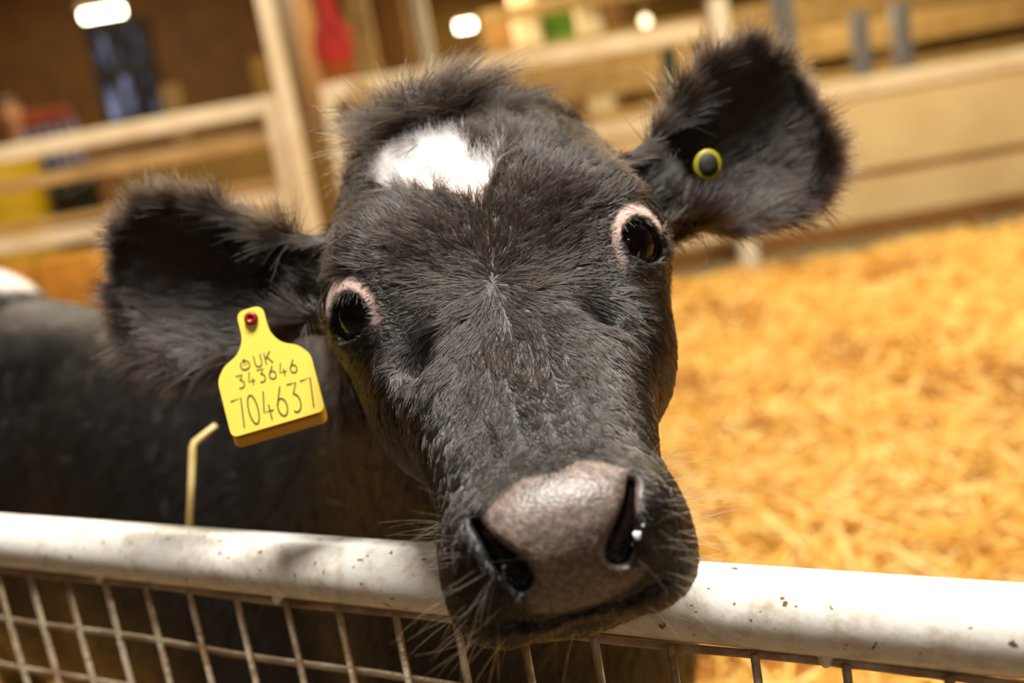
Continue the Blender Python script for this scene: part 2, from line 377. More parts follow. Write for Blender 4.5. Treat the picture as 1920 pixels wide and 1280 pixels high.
def hash3(i, seed=0):
    h = (i[:, 0].astype(np.int64)*73856093) ^ (i[:, 1].astype(np.int64)*19349663) ^ (i[:, 2].astype(np.int64)*83492791) ^ (seed*2654435761)
    h = (h ^ (h >> 13)) * 1274126177; h = h ^ (h >> 16)
    return (h & 0xffffff) / float(0xffffff)

def fbm2(x, y, scale, seed):
    r = np.random.default_rng(seed); out = np.zeros_like(x); amp = 1.0
    for o in range(4):
        for k in range(5):
            a = r.uniform(0, 6.283); ph = r.uniform(0, 6.283); fr = scale*(2**o)*r.uniform(0.6, 1.4)
            out += amp*np.sin((x*math.cos(a) + y*math.sin(a))*fr + ph)/5
        amp *= 0.55
    return out
def bed_z(x, y): return -0.13*np.clip((y-6.5)/0.7, 0, 1) + 0.10 + 0.050*fbm2(x, y, 2.6, 3) + 0.030*fbm2(x, y, 10, 5)

straw_m = bpy.data.materials.new('straw'); straw_m.use_nodes = True; nt = straw_m.node_tree
hi = nt.nodes.new('ShaderNodeHairInfo'); rp = nt.nodes.new('ShaderNodeValToRGB')
rp.color_ramp.elements[0].color = srgb(204, 148, 46); rp.color_ramp.elements[1].color = srgb(250, 226, 152)
e_ = rp.color_ramp.elements.new(0.5); e_.color = srgb(238, 192, 88)
nt.links.new(hi.outputs['Random'], rp.inputs[0]); nt.links.new(rp.outputs[0], nt.nodes['Principled BSDF'].inputs['Base Color'])
nt.nodes['Principled BSDF'].inputs['Roughness'].default_value = 0.5
M['straw_bed'] = mat('straw_bed', srgb(224, 168, 70), 0.8, srgb(180, 122, 42), 5, 0.6, 30)

gx = np.linspace(-7, 9, 320); gy = np.linspace(0.5, 7.2, 150)
X, Y = np.meshgrid(gx, gy, indexing='ij'); Z = bed_z(X, Y)
idx = np.arange(X.size).reshape(X.shape)
fc = np.stack([idx[:-1, :-1], idx[1:, :-1], idx[1:, 1:], idx[:-1, 1:]], -1).reshape(-1, 4)
_pl = P(0, 1011, 0.912); _pr = P(1920, 1182, 0.50); _d = (_pr-_pl)[:2]/np.linalg.norm((_pr-_pl)[:2]); _nb = np.array([-_d[1], _d[0]]); _nb *= np.sign(_nb[1])
_fv = np.stack([X, Y], -1).reshape(-1, 2)[fc]; fc = fc[(((_fv - _pl[:2]) @ _nb) > 0.06).all(1) & ~((_fv[:, :, 0] < -2.2) & (_fv[:, :, 1] > 6.6)).any(1)]       # the bed stops at the front gate
bed = mesh_obj('straw_bed', np.stack([X, Y, Z], -1).reshape(-1, 3), fc, M['straw_bed'])
tag(bed, 'deep golden straw bedding spread over the pen floor', 'straw', kind='stuff')
NS = 42000
sx = rng.uniform(-0.5, 6.0, NS); sy = 1.0 + 6.0*rng.uniform(0, 1, NS)**1.2
k_l = rng.uniform(0, 1, NS) < 0.15; sx[k_l] = rng.uniform(-6, -0.5, k_l.sum())
ang = rng.uniform(0, 2*math.pi, NS); ln = rng.uniform(0.06, 0.24, NS); til = rng.normal(0, 0.22, NS)
dirv = np.stack([np.cos(ang)*np.cos(til), np.sin(ang)*np.cos(til), np.sin(til)], -1)
base = np.stack([sx, sy, bed_z(sx, sy) + rng.uniform(0.0, 0.03, NS) + 0.5*ln*np.abs(np.sin(til))], -1)
tt = np.array([-0.5, 0.0, 0.5])
bend = rng.normal(0, 0.07, (NS, 3))
pts = base[:, None, :] + dirv[:, None, :]*(ln[:, None, None]*tt[None, :, None]) + bend[:, None, :]*(ln[:, None, None]*(1-(tt*2)**2)[None, :, None])
srad = np.repeat(rng.uniform(0.003, 0.006, NS)[:, None], 3, 1)
shade_straw_m = mat('shade_straw', srgb(168, 108, 34), 0.6, srgb(196, 136, 52), 3)  # darker stalk colour paints in the shadowed holes of the bed
_ok = ((np.stack([sx, sy], -1) - _pl[:2]) @ _nb) > 0.15
pts = pts[_ok]; srad = srad[_ok]; sx = sx[_ok]; sy = sy[_ok]; NS = len(sx)
dk = fbm2(sx, sy, 4.5, 11) + rng.normal(0, 0.12, NS) > 0.42
hair_obj('straw_stalks', pts[~dk], srad[~dk], straw_m, bed)['kind'] = 'stuff'
hair_obj('shade_straw_stalks', pts[dk], srad[dk], shade_straw_m, bed)['kind'] = 'stuff'

# straw bales beyond the left gate
M['bale'] = mat('bale', srgb(232, 168, 66), 0.9, srgb(196, 128, 40), 6, 0.9, 26, stretch=(1, 1, 3))
def bale(px, py, d, ztop, label):
    p = P(px, py, d); g = empty('straw_bale', (p[0], p[1], ztop - 0.5)); tag(g, label, 'straw bale', 'straw bales beyond the left gate')
    MB().beam((p[0]-0.6, p[1], ztop-0.25), (p[0]+0.6, p[1], ztop-0.25), 0.5, 0.5, bev=0.12).build('straw', M['bale'], g, True)
    for k in (-0.25, 0.25):
        x = p[0] + k
        MB().tube([(x, p[1]-0.255, ztop-0.46), (x, p[1]-0.258, ztop-0.04), (x, p[1]-0.21, ztop+0.004), (x, p[1]+0.21, ztop+0.004), (x, p[1]+0.255, ztop-0.06)], 0.006, 6).build('twine', M['dark_timber'], g)
bale(40, 530, 7.35, 0.5, 'straw bale lying at floor level, lower of the two')
bale(30, 500, 7.38, 1.012, 'straw bale stacked on another behind the left gate')
g = empty('partition', P(150, 300, 9.6)*[1, 1, 0]); tag(g, 'low olive boarded partition behind the left gate and the bins', 'partition')
qa = P(-400, 300, 9.6); qb = P(640, 300, 9.6)
for k in range(5):
    z = 0.15 + k*0.33; MB().beam(zvert(qa, z), zvert(qb, z), 0.03, 0.31).build('board', M['olive_wall'], g)
MB().beam(zvert(qa, 1.74), zvert(qb, 1.74), 0.06, 0.12).build('cap_rail', M['tan_timber'], g)
for px in (-380, 60, 260, 420, 620):
    q = P(px, 300, 9.68); MB().beam(zvert(q, 0), zvert(q, 1.8), 0.1, 0.08, up=(0, 1, 0)).build('post', M['tan_timber'], g)

# ------------------------------------------------------------------ SDF toolkit and surface nets
RH = 0.968*RGT + 0.25*UPV; RH /= np.linalg.norm(RH)          # head frame: x across the face, y away from lens, z up the face
ZH = np.cross(RH, FWD)
def h2w(p): p = np.asarray(p, float); return CAM + p[..., 0:1]*RH + p[..., 1:2]*FWD + p[..., 2:3]*ZH
def w2h(p):
    q = np.asarray(p, float) - CAM; return np.stack([q @ RH, q @ FWD, q @ ZH], -1)
def hd2w(d): d = np.asarray(d, float); return d[..., 0:1]*RH + d[..., 1:2]*FWD + d[..., 2:3]*ZH
def UV(u, v, d): return np.array([u*d/F_PX, d, (124 - v)*d/F_PX])
def px2uv(px, py):
    dx, dy = px - 930.0, py - 520.0
    return 0.968*dx - 0.25*dy, 0.25*dx + 0.968*dy

def axis_pts(*segs):
    out = [segs[0][0]]
    for a, b_, h in segs:
        n_ = max(1, int(round((b_-a)/h))); out += list(np.linspace(a, b_, n_+1)[1:])
    return np.array(out, np.float32)

class Field:
    def __init__(s, xs, ys, zs):
        s.ax = (xs, ys, zs); s.f = np.full((len(xs), len(ys), len(zs)), 0.5, np.float32)
    def box(s, lo, hi):
        sl = []; g_ = []
        for a, l, h in zip(s.ax, lo, hi):
            i0 = max(0, np.searchsorted(a, l) - 1); i1 = min(len(a), np.searchsorted(a, h) + 1); sl.append(slice(i0, i1)); g_.append(a[i0:i1])
        return tuple(sl), np.meshgrid(*g_, indexing='ij', sparse=True)
    def union(s, lo, hi, fn, k=0.02, m=0.05):
        sl, (x, y, z) = s.box(np.array(lo)-m, np.array(hi)+m); d = fn(x, y, z).astype(np.float32); c = s.f[sl]
        h = np.maximum(k - np.abs(c-d), 0)/k; s.f[sl] = np.minimum(c, d) - h*h*k*0.25
    def carve(s, lo, hi, fn, k=0.01, m=0.03):
        sl, (x, y, z) = s.box(np.array(lo)-m, np.array(hi)+m); d = -fn(x, y, z).astype(np.float32); c = s.f[sl]
        h = np.maximum(k - np.abs(c-d), 0)/k; s.f[sl] = np.maximum(c, d) + h*h*k*0.25
    def cone(s, a, b_, ra, rb, k=0.02, sub=False):
        a = np.array(a, float); b_ = np.array(b_, float); r = max(ra, rb); ab = b_-a; L2 = float(ab @ ab) + 1e-12
        def fn(x, y, z):
            t = np.clip(((x-a[0])*ab[0] + (y-a[1])*ab[1] + (z-a[2])*ab[2])/L2, 0, 1)
            return np.sqrt((x-a[0]-t*ab[0])**2 + (y-a[1]-t*ab[1])**2 + (z-a[2]-t*ab[2])**2) - (ra + t*(rb-ra))
        (s.carve if sub else s.union)(np.minimum(a, b_)-r, np.maximum(a, b_)+r, fn, k)
    def ell(s, c, rad, k=0.02, rot=None, sub=False):
        c = np.array(c, float); rad = np.array(rad, float); Rm = np.eye(3) if rot is None else np.array(rot, float)   # rows = local axes
        r = rad.max()
        def fn(x, y, z):
            X_, Y_, Z_ = x-c[0], y-c[1], z-c[2]
            q = [Rm[i, 0]*X_ + Rm[i, 1]*Y_ + Rm[i, 2]*Z_ for i in range(3)]
            k0 = np.sqrt((q[0]/rad[0])**2 + (q[1]/rad[1])**2 + (q[2]/rad[2])**2)
            k1 = np.sqrt((q[0]/rad[0]**2)**2 + (q[1]/rad[1]**2)**2 + (q[2]/rad[2]**2)**2) + 1e-9
            return np.where(k0 < 0.2, -rad.min()*0.8, k0*(k0-1)/k1)
        (s.carve if sub else s.union)(c-r, c+r, fn, k)
    def mesh(s):
        f = s.f; xs, ys, zs = s.ax
        neg = f < 0
        c8 = np.zeros(tuple(n_-1 for n_ in f.shape), np.uint8)
        for i in (0, 1):
            for j in (0, 1):
                for k in (0, 1):
                    c8 += neg[i:i+c8.shape[0], j:j+c8.shape[1], k:k+c8.shape[2]]
        act = np.argwhere((c8 > 0) & (c8 < 8)); I, J, K = act.T
        ids = np.full(c8.shape, -1, np.int32); ids[I, J, K] = np.arange(len(act))
        acc = np.zeros((len(act), 3)); cnt = np.zeros(len(act))
        corners = [(i, j, k) for i in (0, 1) for j in (0, 1) for k in (0, 1)]
        for a in corners:
            for ax_ in range(3):
                if a[ax_]: continue
                b_ = list(a); b_[ax_] = 1
                va = f[I+a[0], J+a[1], K+a[2]]; vb = f[I+b_[0], J+b_[1], K+b_[2]]
                cr = (va < 0) != (vb < 0); t = np.where(cr, va/np.where(cr, va-vb, 1), 0)
                pa_ = np.stack([xs[I+a[0]], ys[J+a[1]], zs[K+a[2]]], -1); pb_ = np.stack([xs[I+b_[0]], ys[J+b_[1]], zs[K+b_[2]]], -1)
                acc += np.where(cr[:, None], pa_ + t[:, None]*(pb_-pa_), 0); cnt += cr
        V_ = acc/cnt[:, None]
        quads = []
        for ax_ in range(3):
            sl0 = [slice(None)]*3; sl1 = [slice(None)]*3; sl0[ax_] = slice(0, -1); sl1[ax_] = slice(1, None)
            a_ = neg[tuple(sl0)]; b_ = neg[tuple(sl1)]
            o1, o2 = [(1, 2), (2, 0), (0, 1)][ax_]
            e = np.argwhere(a_ != b_)
            ok = (e[:, o1] > 0) & (e[:, o2] > 0) & (e[:, o1] < f.shape[o1]-1) & (e[:, o2] < f.shape[o2]-1); e = e[ok]
            def cell(d1, d2):
                q = e.copy(); q[:, o1] += d1; q[:, o2] += d2; return ids[q[:, 0], q[:, 1], q[:, 2]]
            q = np.stack([cell(-1, -1), cell(0, -1), cell(0, 0), cell(-1, 0)], -1)
            fl = ~a_[e[:, 0], e[:, 1], e[:, 2]]
            q[fl] = q[fl][:, ::-1]; quads.append(q)
        Q = np.concatenate(quads); Q = Q[(Q >= 0).all(1)]
        return V_, Q

def smooth_mesh(V_, Q, it=2, lam=0.5):
    e = np.concatenate([Q[:, [0, 1]], Q[:, [1, 2]], Q[:, [2, 3]], Q[:, [3, 0]]]); n_ = len(V_)
    deg = np.bincount(e.ravel(), minlength=n_).astype(float)
    for k in range(it):
        for l in (lam, -lam*1.04):
            s_ = np.zeros_like(V_)
            for c_ in range(3):
                s_[:, c_] = np.bincount(e[:, 0], V_[e[:, 1], c_], n_) + np.bincount(e[:, 1], V_[e[:, 0], c_], n_)
            V_ = V_ + l*(s_/deg[:, None] - V_)
    return V_
def normals(V_, Q):
    n_ = np.cross(V_[Q[:, 2]]-V_[Q[:, 0]], V_[Q[:, 3]]-V_[Q[:, 1]]); out = np.zeros_like(V_)
    for c_ in range(4):
        for k in range(3): out[:, k] += np.bincount(Q[:, c_], n_[:, k], len(V_))
    return out/(np.linalg.norm(out, axis=1, keepdims=True)+1e-12)

def hermite(x, xs, ys):
    xs = np.array(xs, float); ys = np.array(ys, float); d = np.gradient(ys, xs)
    x = np.clip(x, xs[0], xs[-1]); i = np.clip(np.searchsorted(xs, x)-1, 0, len(xs)-2); h = xs[i+1]-xs[i]; t = (x-xs[i])/h
    return (2*t**3-3*t**2+1)*ys[i] + (t**3-2*t**2+t)*h*d[i] + (-2*t**3+3*t**2)*ys[i+1] + (t**3-t**2)*h*d[i+1]

# ------------------------------------------------------------------ the calf: one continuous skin
EYE = [UV(s_*237, 6, 0.648) for s_ in (-1, 1)]
EYE_R = 0.0228
def lidk(deg): return 1 + 0.20*np.exp(-((deg-203)/34)**2) + 0.20*np.exp(-((deg+157)/34)**2) + 0.12*np.exp(-((deg+28)/28)**2) + 0.12*np.exp(-((deg-332)/28)**2)
GAZE = [np.array([s_*0.50, -0.86, -0.02]) for s_ in (-1, 1)]; GAZE = [g_/np.linalg.norm(g_) for g_ in GAZE]
A0 = np.array([0, 0.72, 0.06]); AX = np.array([0, -0.7604, -0.6494]); NX = np.array([0, -0.6494, 0.7604])

fld = Field(axis_pts((-1.75, -0.36, 0.02), (-0.36, -0.135, 0.0045), (-0.135, 0.135, 0.0022), (0.135, 0.36, 0.0045), (0.36, 0.5, 0.02)),
            axis_pts((0.43, 0.47, 0.004), (0.47, 0.70, 0.0022), (0.70, 0.86, 0.004), (0.86, 2.9, 0.02)),
            axis_pts((-1.32, -0.20, 0.02), (-0.20, 0.12, 0.0022), (0.12, 0.24, 0.0036), (0.24, 0.56, 0.02)))

def head_fn(x, y, z):
    s_ = (y-A0[1])*AX[1] + (z-A0[2])*AX[2]; h = (y-A0[1])*NX[1] + (z-A0[2])*NX[2]
    T = [-.07, -.02, .03, .09, .15, .20, .25, .28, .31]
    w = hermite(s_, T, [.088, .098, .096, .091, .079, .067, .059, .058, .056])
    hd = hermite(s_, T, [.066, .080, .077, .057, .047, .043, .044, .047, .045])
    hv = hermite(s_, T, [.08, .10, .11, .105, .085, .063, .046, .037, .033])
    e = 2.7
    hh = np.where(h > 0, h/hd, h/hv); a = np.abs(x)/w
    g_ = (a**e + np.abs(hh)**e)**(1/e) + 1e-6
    r = np.sqrt(x*x + h*h); d = r*(1-1/g_)
    d = np.where(g_ < 0.3, -0.03, d)
    for c_ in (s_-0.300, -0.075-s_):
        k = 0.036; q = np.maximum(k-np.abs(d-c_), 0)/k; d = np.maximum(d, c_) + q*q*k*0.25
    return d
fld.union((-0.12, 0.44, -0.2), (0.12, 0.86, 0.2), head_fn)

# poll, brow ridges, cheeks, muzzle pads, chin
fld.ell((0, 0.705, 0.122), (0.062, 0.045, 0.030), 0.03)
for s_ in (-1, 1):
    fld.ell(UV(s_*200, -40, 0.655), (0.034, 0.034, 0.042), 0.03)                 # brow
    fld.ell(EYE[(s_+1)//2] + [s_*0.0045, 0.011, 0.0], (0.0285, 0.033, 0.0305), 0.016)    # orbit
    fld.ell(UV(s_*205, 180, 0.655), (0.028, 0.05, 0.045), 0.03)                  # cheek bone
    fld.ell(UV(s_*158, 525, 0.523), (0.021, 0.026, 0.030), 0.018)                # muzzle side pad
    fld.ell(UV(s_*128, 590, 0.530), (0.025, 0.026, 0.020), 0.018)                # upper lip
    fld.ell(UV(s_*163, 490, 0.505), (0.0105, 0.012, 0.017), 0.010)               # nostril wing
    fld.ell(UV(s_*112, 48, 0.588), (0.008, 0.0045, 0.008), 0.012, sub=True)        # hollow above the inner eye
    fld.ell(UV(s_*185, 80, 0.596), (0.010, 0.0055, 0.024), 0.018, sub=True)         # hollow in front of the eye
fld.ell(UV(0, 470, 0.500), (0.044, 0.020, 0.024), 0.02)                          # nose pad
fld.ell(UV(4, 630, 0.550), (0.038, 0.034, 0.018), 0.014)                         # chin
# mouth line
mouth = [(-205, 575), (-150, 630), (-80, 650), (0, 646), (80, 650), (160, 630), (215, 580)]
def seg_uv(u, v, pl):
    best = None
    for (u0, v0), (u1, v1) in zip(pl[:-1], pl[1:]):
        t = np.clip(((u-u0)*(u1-u0) + (v-v0)*(v1-v0))/((u1-u0)**2+(v1-v0)**2), 0, 1)
        d = np.hypot(u-u0-t*(u1-u0), v-v0-t*(v1-v0)); best = d if best is None else np.minimum(best, d)
    return best
def dent(lo, hi, pl, depth, wpx):
    sl, (x, y, z) = fld.box(lo, hi)
    u = x*F_PX/y; v = 124 - z*F_PX/y
    fld.f[sl] += (depth*np.exp(-(seg_uv(u, v, pl)/wpx)**2)).astype(np.float32)
MOUTH_DENT = ((-0.08, 0.43, -0.19), (0.08, 0.60, -0.10), mouth[1:-1], 0.0035, 6)
# nostrils: comma-shaped holes that run into the nose
for s_ in (-1, 1):
    nl = [(150, 436, 7), (138, 470, 10), (122, 508, 19), (101, 545, 26), (95, 556, 24)]
    def nos(x, y, z, s_=s_, nl=nl):
        yy = np.maximum(y, 0.3); sh = (yy-0.49)*0.5*F_PX/0.5
        u = s_*x*F_PX/yy - 0.0*sh; v = 124 - z*F_PX/yy
        best = None
        for (u0, v0, r0), (u1, v1, r1) in zip(nl[:-1], nl[1:]):
            t = np.clip(((u-u0)*(u1-u0) + (v-v0)*(v1-v0))/((u1-u0)**2+(v1-v0)**2), 0, 1)
            d = np.sqrt((u-u0-t*(u1-u0))**2 + (v-v0-t*(v1-v0))**2) - (r0+t*(r1-r0))
            best = d if best is None else np.minimum(best, d)
        return np.maximum(best*0.5/F_PX, y-0.520)
    lo = UV(s_*125, 500, 0.49); fld.carve(lo-[0.03, 0.05, 0.05], lo+[0.03, 0.04, 0.05], nos, 0.006)

dent(*MOUTH_DENT)
dent((-0.08, 0.43, -0.19), (0.08, 0.60, -0.10), [(-110, 690), (0, 697), (110, 690)], 0.003, 9)
# eye openings and lids
for i, s_ in enumerate((-1, 1)):
    c = EYE[i]; g_ = GAZE[i]; up = np.array([0, 0, 1.0]); ex = np.cross(up, g_); ex /= np.linalg.norm(ex); ey = np.cross(g_, ex)
    ex = ex*(-s_)                                   # towards the nose
    fld.ell(c + g_*0.016, (0.0178, 0.0176, 0.015), 0.004, rot=np.array([ex, ey, g_]), sub=True)
    fld.ell(c + g_*0.016 - ex*0.0035 - ey*0.0045, (0.0165, 0.0135, 0.013), 0.004, rot=np.array([ex, ey, g_]), sub=True)
    def ringp(an, rr, fwd):
        rr = rr*lidk(math.degrees(an)); return c + ex*(rr*1.0*math.cos(an)) + ey*(rr*1.08*math.sin(an)) + g_*fwd
    prev = None
    for k in range(13):                             # upper lid
        an = math.radians(-8 + k*196/12); q = ringp(an, 0.0180, 0.0105 + 0.0040*math.sin(max(an, 0)))
        if prev is not None: fld.cone(prev, q, 0.0042, 0.0042, 0.006)
        prev = q
    prev = None
    for k in range(11):                             # lower lid
        an = math.radians(188 + k*164/10); q = ringp(an, 0.0180, 0.0080)
        if prev is not None: fld.cone(prev, q, 0.0032, 0.0032, 0.005)
        prev = q
    fld.ell(c + ex*0.0235 - ey*0.006 + g_*0.004, (0.008, 0.007, 0.007), 0.008, rot=np.array([ex, ey, g_]))   # inner corner

# ears
EARS = []
EAR_A = [-.1, 0, .15, .35, .55, .72, .87, 0.96, 1.03]; EAR_W = [.018, .021, .032, .046, .054, .053, .043, .028, .014]
for s_ in (-1, 1):
    root = np.array([s_*0.112, 0.722, 0.074]); tip = np.array([s_*(0.252 if s_ > 0 else 0.268), 0.762, 0.125])
    e1 = tip-root; Le = np.linalg.norm(e1); e1 /= Le
    nn = np.array([s_*0.10, -0.95, 0.06]); nn -= e1*(nn @ e1); nn /= np.linalg.norm(nn); e2 = np.cross(nn, e1)*s_
    if e2[2] < 0: e2 = -e2
    EARS.append((root, e1, e2, nn, Le))
    def ear_fn(x, y, z, root=root, e1=e1, e2=e2, nn=nn, Le=Le):
        X_, Y_, Z_ = x-root[0], y-root[1], z-root[2]
        a = (X_*e1[0]+Y_*e1[1]+Z_*e1[2])/Le; b_ = X_*e2[0]+Y_*e2[1]+Z_*e2[2]; w = X_*nn[0]+Y_*nn[1]+Z_*nn[2]
        hw = hermite(a, EAR_A, EAR_W)
        bc = b_ + 0.010*np.sin(np.clip(a, 0, 1)*math.pi)
        curl = hermite(a, [-.1, 0, .3, .6, 1.0], [16, 15, 9.0, 7.0, 8])
        w0 = curl*bc*bc - 0.020*np.sin(np.clip(a, 0, 1)*math.pi)*0.7
        sl = np.sqrt(1 + (2*curl*bc)**2)
        d1 = np.abs(w-w0)/sl - hermite(a, [0, .3, 1.0], [.0065, .0048, .0038]); d2 = np.abs(bc)-hw; d3 = np.maximum((a-1.02)*Le, (-0.08-a)*Le)
        d = np.maximum(np.maximum(d1, d2), d3)
        q = np.maximum(0.004-np.abs(d1-d2), 0)/0.004
        return d + q*q*0.001
    lo = np.minimum(root, tip)-0.07; hi_ = np.maximum(root, tip)+0.07
    fld.union(lo, hi_, ear_fn, 0.010, 0.0)
    fld.cone((s_*0.078, 0.735, 0.066), root + e1*0.012 + nn*(-0.006), 0.036, 0.021, 0.022)

# neck and body (given in world units, brought into the head frame)
def W(*p): return w2h(np.array(p, float))
def Rw(yaw, pit=0.0):
    cy, sy_ = math.cos(yaw), math.sin(yaw); f_ = np.array([-sy_, cy, 0]); r_ = np.array([cy, sy_, 0]); u_ = np.array([0, 0, 1.0])
    Bm = np.stack([r_, f_, u_]); return Bm @ np.stack([RH, FWD, ZH]).T
YAW = math.radians(47)
rb = Rw(YAW)
fld.cone(w2h(h2w(np.array([0, 0.745, 0.035]))), W(-0.06, 0.98, 0.98), 0.105, 0.145, 0.06)
fld.cone(W(-0.02, 0.86, 1.00), W(-0.06, 1.02, 0.80), 0.10, 0.16, 0.06)
fld.ell(W(-0.12, 1.16, 0.83), (0.20, 0.24, 0.255), 0.08, rb)                     # shoulder
fld.ell(W(-0.03, 1.04, 0.70), (0.185, 0.17, 0.23), 0.08, rb)                     # brisket
fld.ell(W(-0.48, 1.52, 0.72), (0.25, 0.60, 0.35), 0.10, rb)                     # barrel
fld.ell(W(-0.84, 1.78, 0.66), (0.20, 0.32, 0.28), 0.08, rb)
fld.ell(W(-0.92, 1.93, 0.86), (0.215, 0.28, 0.23), 0.08, rb)                     # hindquarters
fld.ell(W(-0.30, 1.30, 0.62), (0.21, 0.30, 0.30), 0.08, rb)
fld.cone(W(-0.14, 1.2, 0.99), W(-1.0, 2.02, 1.00), 0.085, 0.085, 0.08)           # back line
fld.ell(W(-1.06, 2.08, 1.03), (0.14, 0.12, 0.09), 0.07, rb)
RUMP = w2h(P(-14, 585, 2.02))
fld.ell(RUMP, (0.085, 0.10, 0.085), 0.05)                      # tail head
side = np.array([math.cos(YAW), math.sin(YAW)]); fwd_ = np.array([math.sin(YAW), -math.cos(YAW)])
HOOF = []
for s_ in (-1, 1):
    def leg(p0, z0, joints):
        prev = None
        for (df, z, r) in joints:
            q = p0 + fwd_*df; cur = (W(q[0], q[1], z), r)
            if prev is not None: fld.cone(prev[0], cur[0], prev[1], cur[1], 0.03)
            prev = cur
        HOOF.append((q[0], q[1]))
    f0 = np.array([-0.06, 1.09]) + side*s_*0.125
    leg(f0, 0, [(0.0, 0.66, 0.10), (-0.03, 0.50, 0.066), (0.01, 0.33, 0.046), (0.0, 0.30, 0.044), (0.0, 0.12, 0.031), (0.02, 0.07, 0.036), (0.03, 0.05, 0.036)])
    h0 = np.array([-0.98, 2.0]) + side*s_*0.13
    leg(h0, 0, [(0.05, 0.80, 0.15), (0.14, 0.62, 0.10), (0.0, 0.46, 0.062), (-0.10, 0.36, 0.044), (-0.07, 0.14, 0.033), (-0.04, 0.07, 0.037), (-0.03, 0.05, 0.036)])
tl = [(-1.13, 2.16, 1.02), (-1.19, 2.23, 0.94), (-1.21, 2.25, 0.75), (-1.20, 2.24, 0.55)]
for a, c_ in zip(tl[:-1], tl[1:]): fld.cone(W(*a), W(*c_), 0.03, 0.026, 0.03)

CV, CQ = fld.mesh()
CV = smooth_mesh(CV, CQ, 3)
_k = (np.abs(CV[:, 0]) < 0.04) & (CV[:, 1] < 0.8); print('top v', (124 - CV[_k, 2]*F_PX/CV[_k, 1]).min())
CN = normals(CV, CQ)
del fld

def seg_dist(u, v, poly, closed=True):
    best = np.full(len(u), 1e9); ins = np.zeros(len(u), bool); n_ = len(poly)
    for i in range(n_ if closed else n_-1):
        (x0_, y0_), (x1_, y1_) = poly[i], poly[(i+1) % n_]
        t = np.clip(((u-x0_)*(x1_-x0_)+(v-y0_)*(y1_-y0_))/((x1_-x0_)**2+(y1_-y0_)**2+1e-9), 0, 1)
        best = np.minimum(best, np.hypot(u-x0_-t*(x1_-x0_), v-y0_-t*(y1_-y0_)))
        if closed:
            c_ = ((y0_ > v) != (y1_ > v)) & (u < (x1_-x0_)*(v-y0_)/(y1_-y0_+1e-9)+x0_); ins ^= c_
    return np.where(ins, -best, best) if closed else best
def uv_of(p): return p[:, 0]*F_PX/p[:, 1], 124 - p[:, 2]*F_PX/p[:, 1]
def sm(x, a, b_): t = np.clip((x-a)/(b_-a), 0, 1); return t*t*(3-2*t)

WHITE = [px2uv(q[0]+2, q[1]+10) for q in [(702, 330), (708, 292), (735, 272), (800, 262), (850, 250), (878, 252), (876, 296), (900, 300), (940, 274), (925, 310), (912, 345), (900, 372), (884, 366), (850, 352), (800, 345), (730, 345)]]
NOSE = [px2uv(*q) for q in [(905, 972), (935, 930), (985, 893), (1035, 888), (1090, 862), (1140, 868), (1185, 885), (1205, 915), (1200, 960), (1165, 1010), (1155, 1045), (1175, 1062), (1215, 1060),
                            (1195, 1095), (1130, 1128), (1060, 1148), (1000, 1150), (985, 1120), (1000, 1085), (985, 1045), (940, 1020), (905, 1000)]]
def masks(p, n_):
    """white, nose, pink amounts at head-frame points"""
    u, v = uv_of(p); head = (p[:, 1] < 0.80) & (p[:, 2] > -0.25)
    white = np.where(head & (n_[:, 1] < 0.3), sm(-seg_dist(u, v, WHITE), -4, 4), 0)
    nose = np.where(head & (n_[:, 1] < 0.45) & (p[:, 1] < 0.56), sm(-seg_dist(u, v, NOSE), -7, 7), 0)
    pink = np.zeros(len(p))
    for i, s_ in enumerate((-1, 1)):
        q = p - EYE[i]; g_ = GAZE[i]; ex = np.cross([0, 0, 1.0], g_); ex /= np.linalg.norm(ex); ey = np.cross(g_, ex); ex = ex*(-s_)
        a, b_, c_ = q @ ex, q @ ey, q @ g_; an = np.degrees(np.arctan2(b_, a)); r = np.hypot(a, b_/1.08)/lidk(an)
        up = np.maximum(sm(an, -55, -15)*(1-sm(an, 150, 180)), 0)*(0.30+0.70*sm(an, 0, 40))
        band = sm(r, 0.0150, 0.0168)*(1-sm(r, 0.0195, 0.0235 + 0.005*np.exp(-((an+15)/30)**2) + 0.003*np.exp(-((an-85)/35)**2)))
        pink = np.maximum(pink, up*band*(np.abs(c_) < 0.03))
    for i, s__ in enumerate((-1, 1)):
        root, e1, e2, nn, Le = EARS[i]; q = p-root; a = (q @ e1)/Le; b_ = q @ e2
        pink = np.maximum(pink, 0.20*(np.sign(p[:, 0]) == s__)*sm(a, 0.2, 0.4)*(1-sm(a, 0.7, 0.9))*sm(-b_, 0.012, 0.03)*((n_ @ nn) > 0)*(np.abs(p[:, 0]) > 0.13)*(p[:, 1] < 0.86))
    rump = np.linalg.norm(p - RUMP - [0.0, 0, 0.05], axis=1)
    white = np.maximum(white, 1-sm(rump, 0.085, 0.10))
    return white, nose, pink

calf = empty('calf', (-0.4, 1.4, 0.0))
tag(calf, 'black calf with a white forehead patch resting its muzzle on the pen rail', 'calf')
skin = mesh_obj('body', h2w(CV), CQ, None, calf)
mw, mn, mp_ = masks(CV, CN)
for nm, arr in (('white', mw), ('nose', mn), ('pink', mp_)):
    at = skin.data.attributes.new(nm, 'FLOAT', 'POINT'); at.data.foreach_set('value', arr.astype(np.float32))

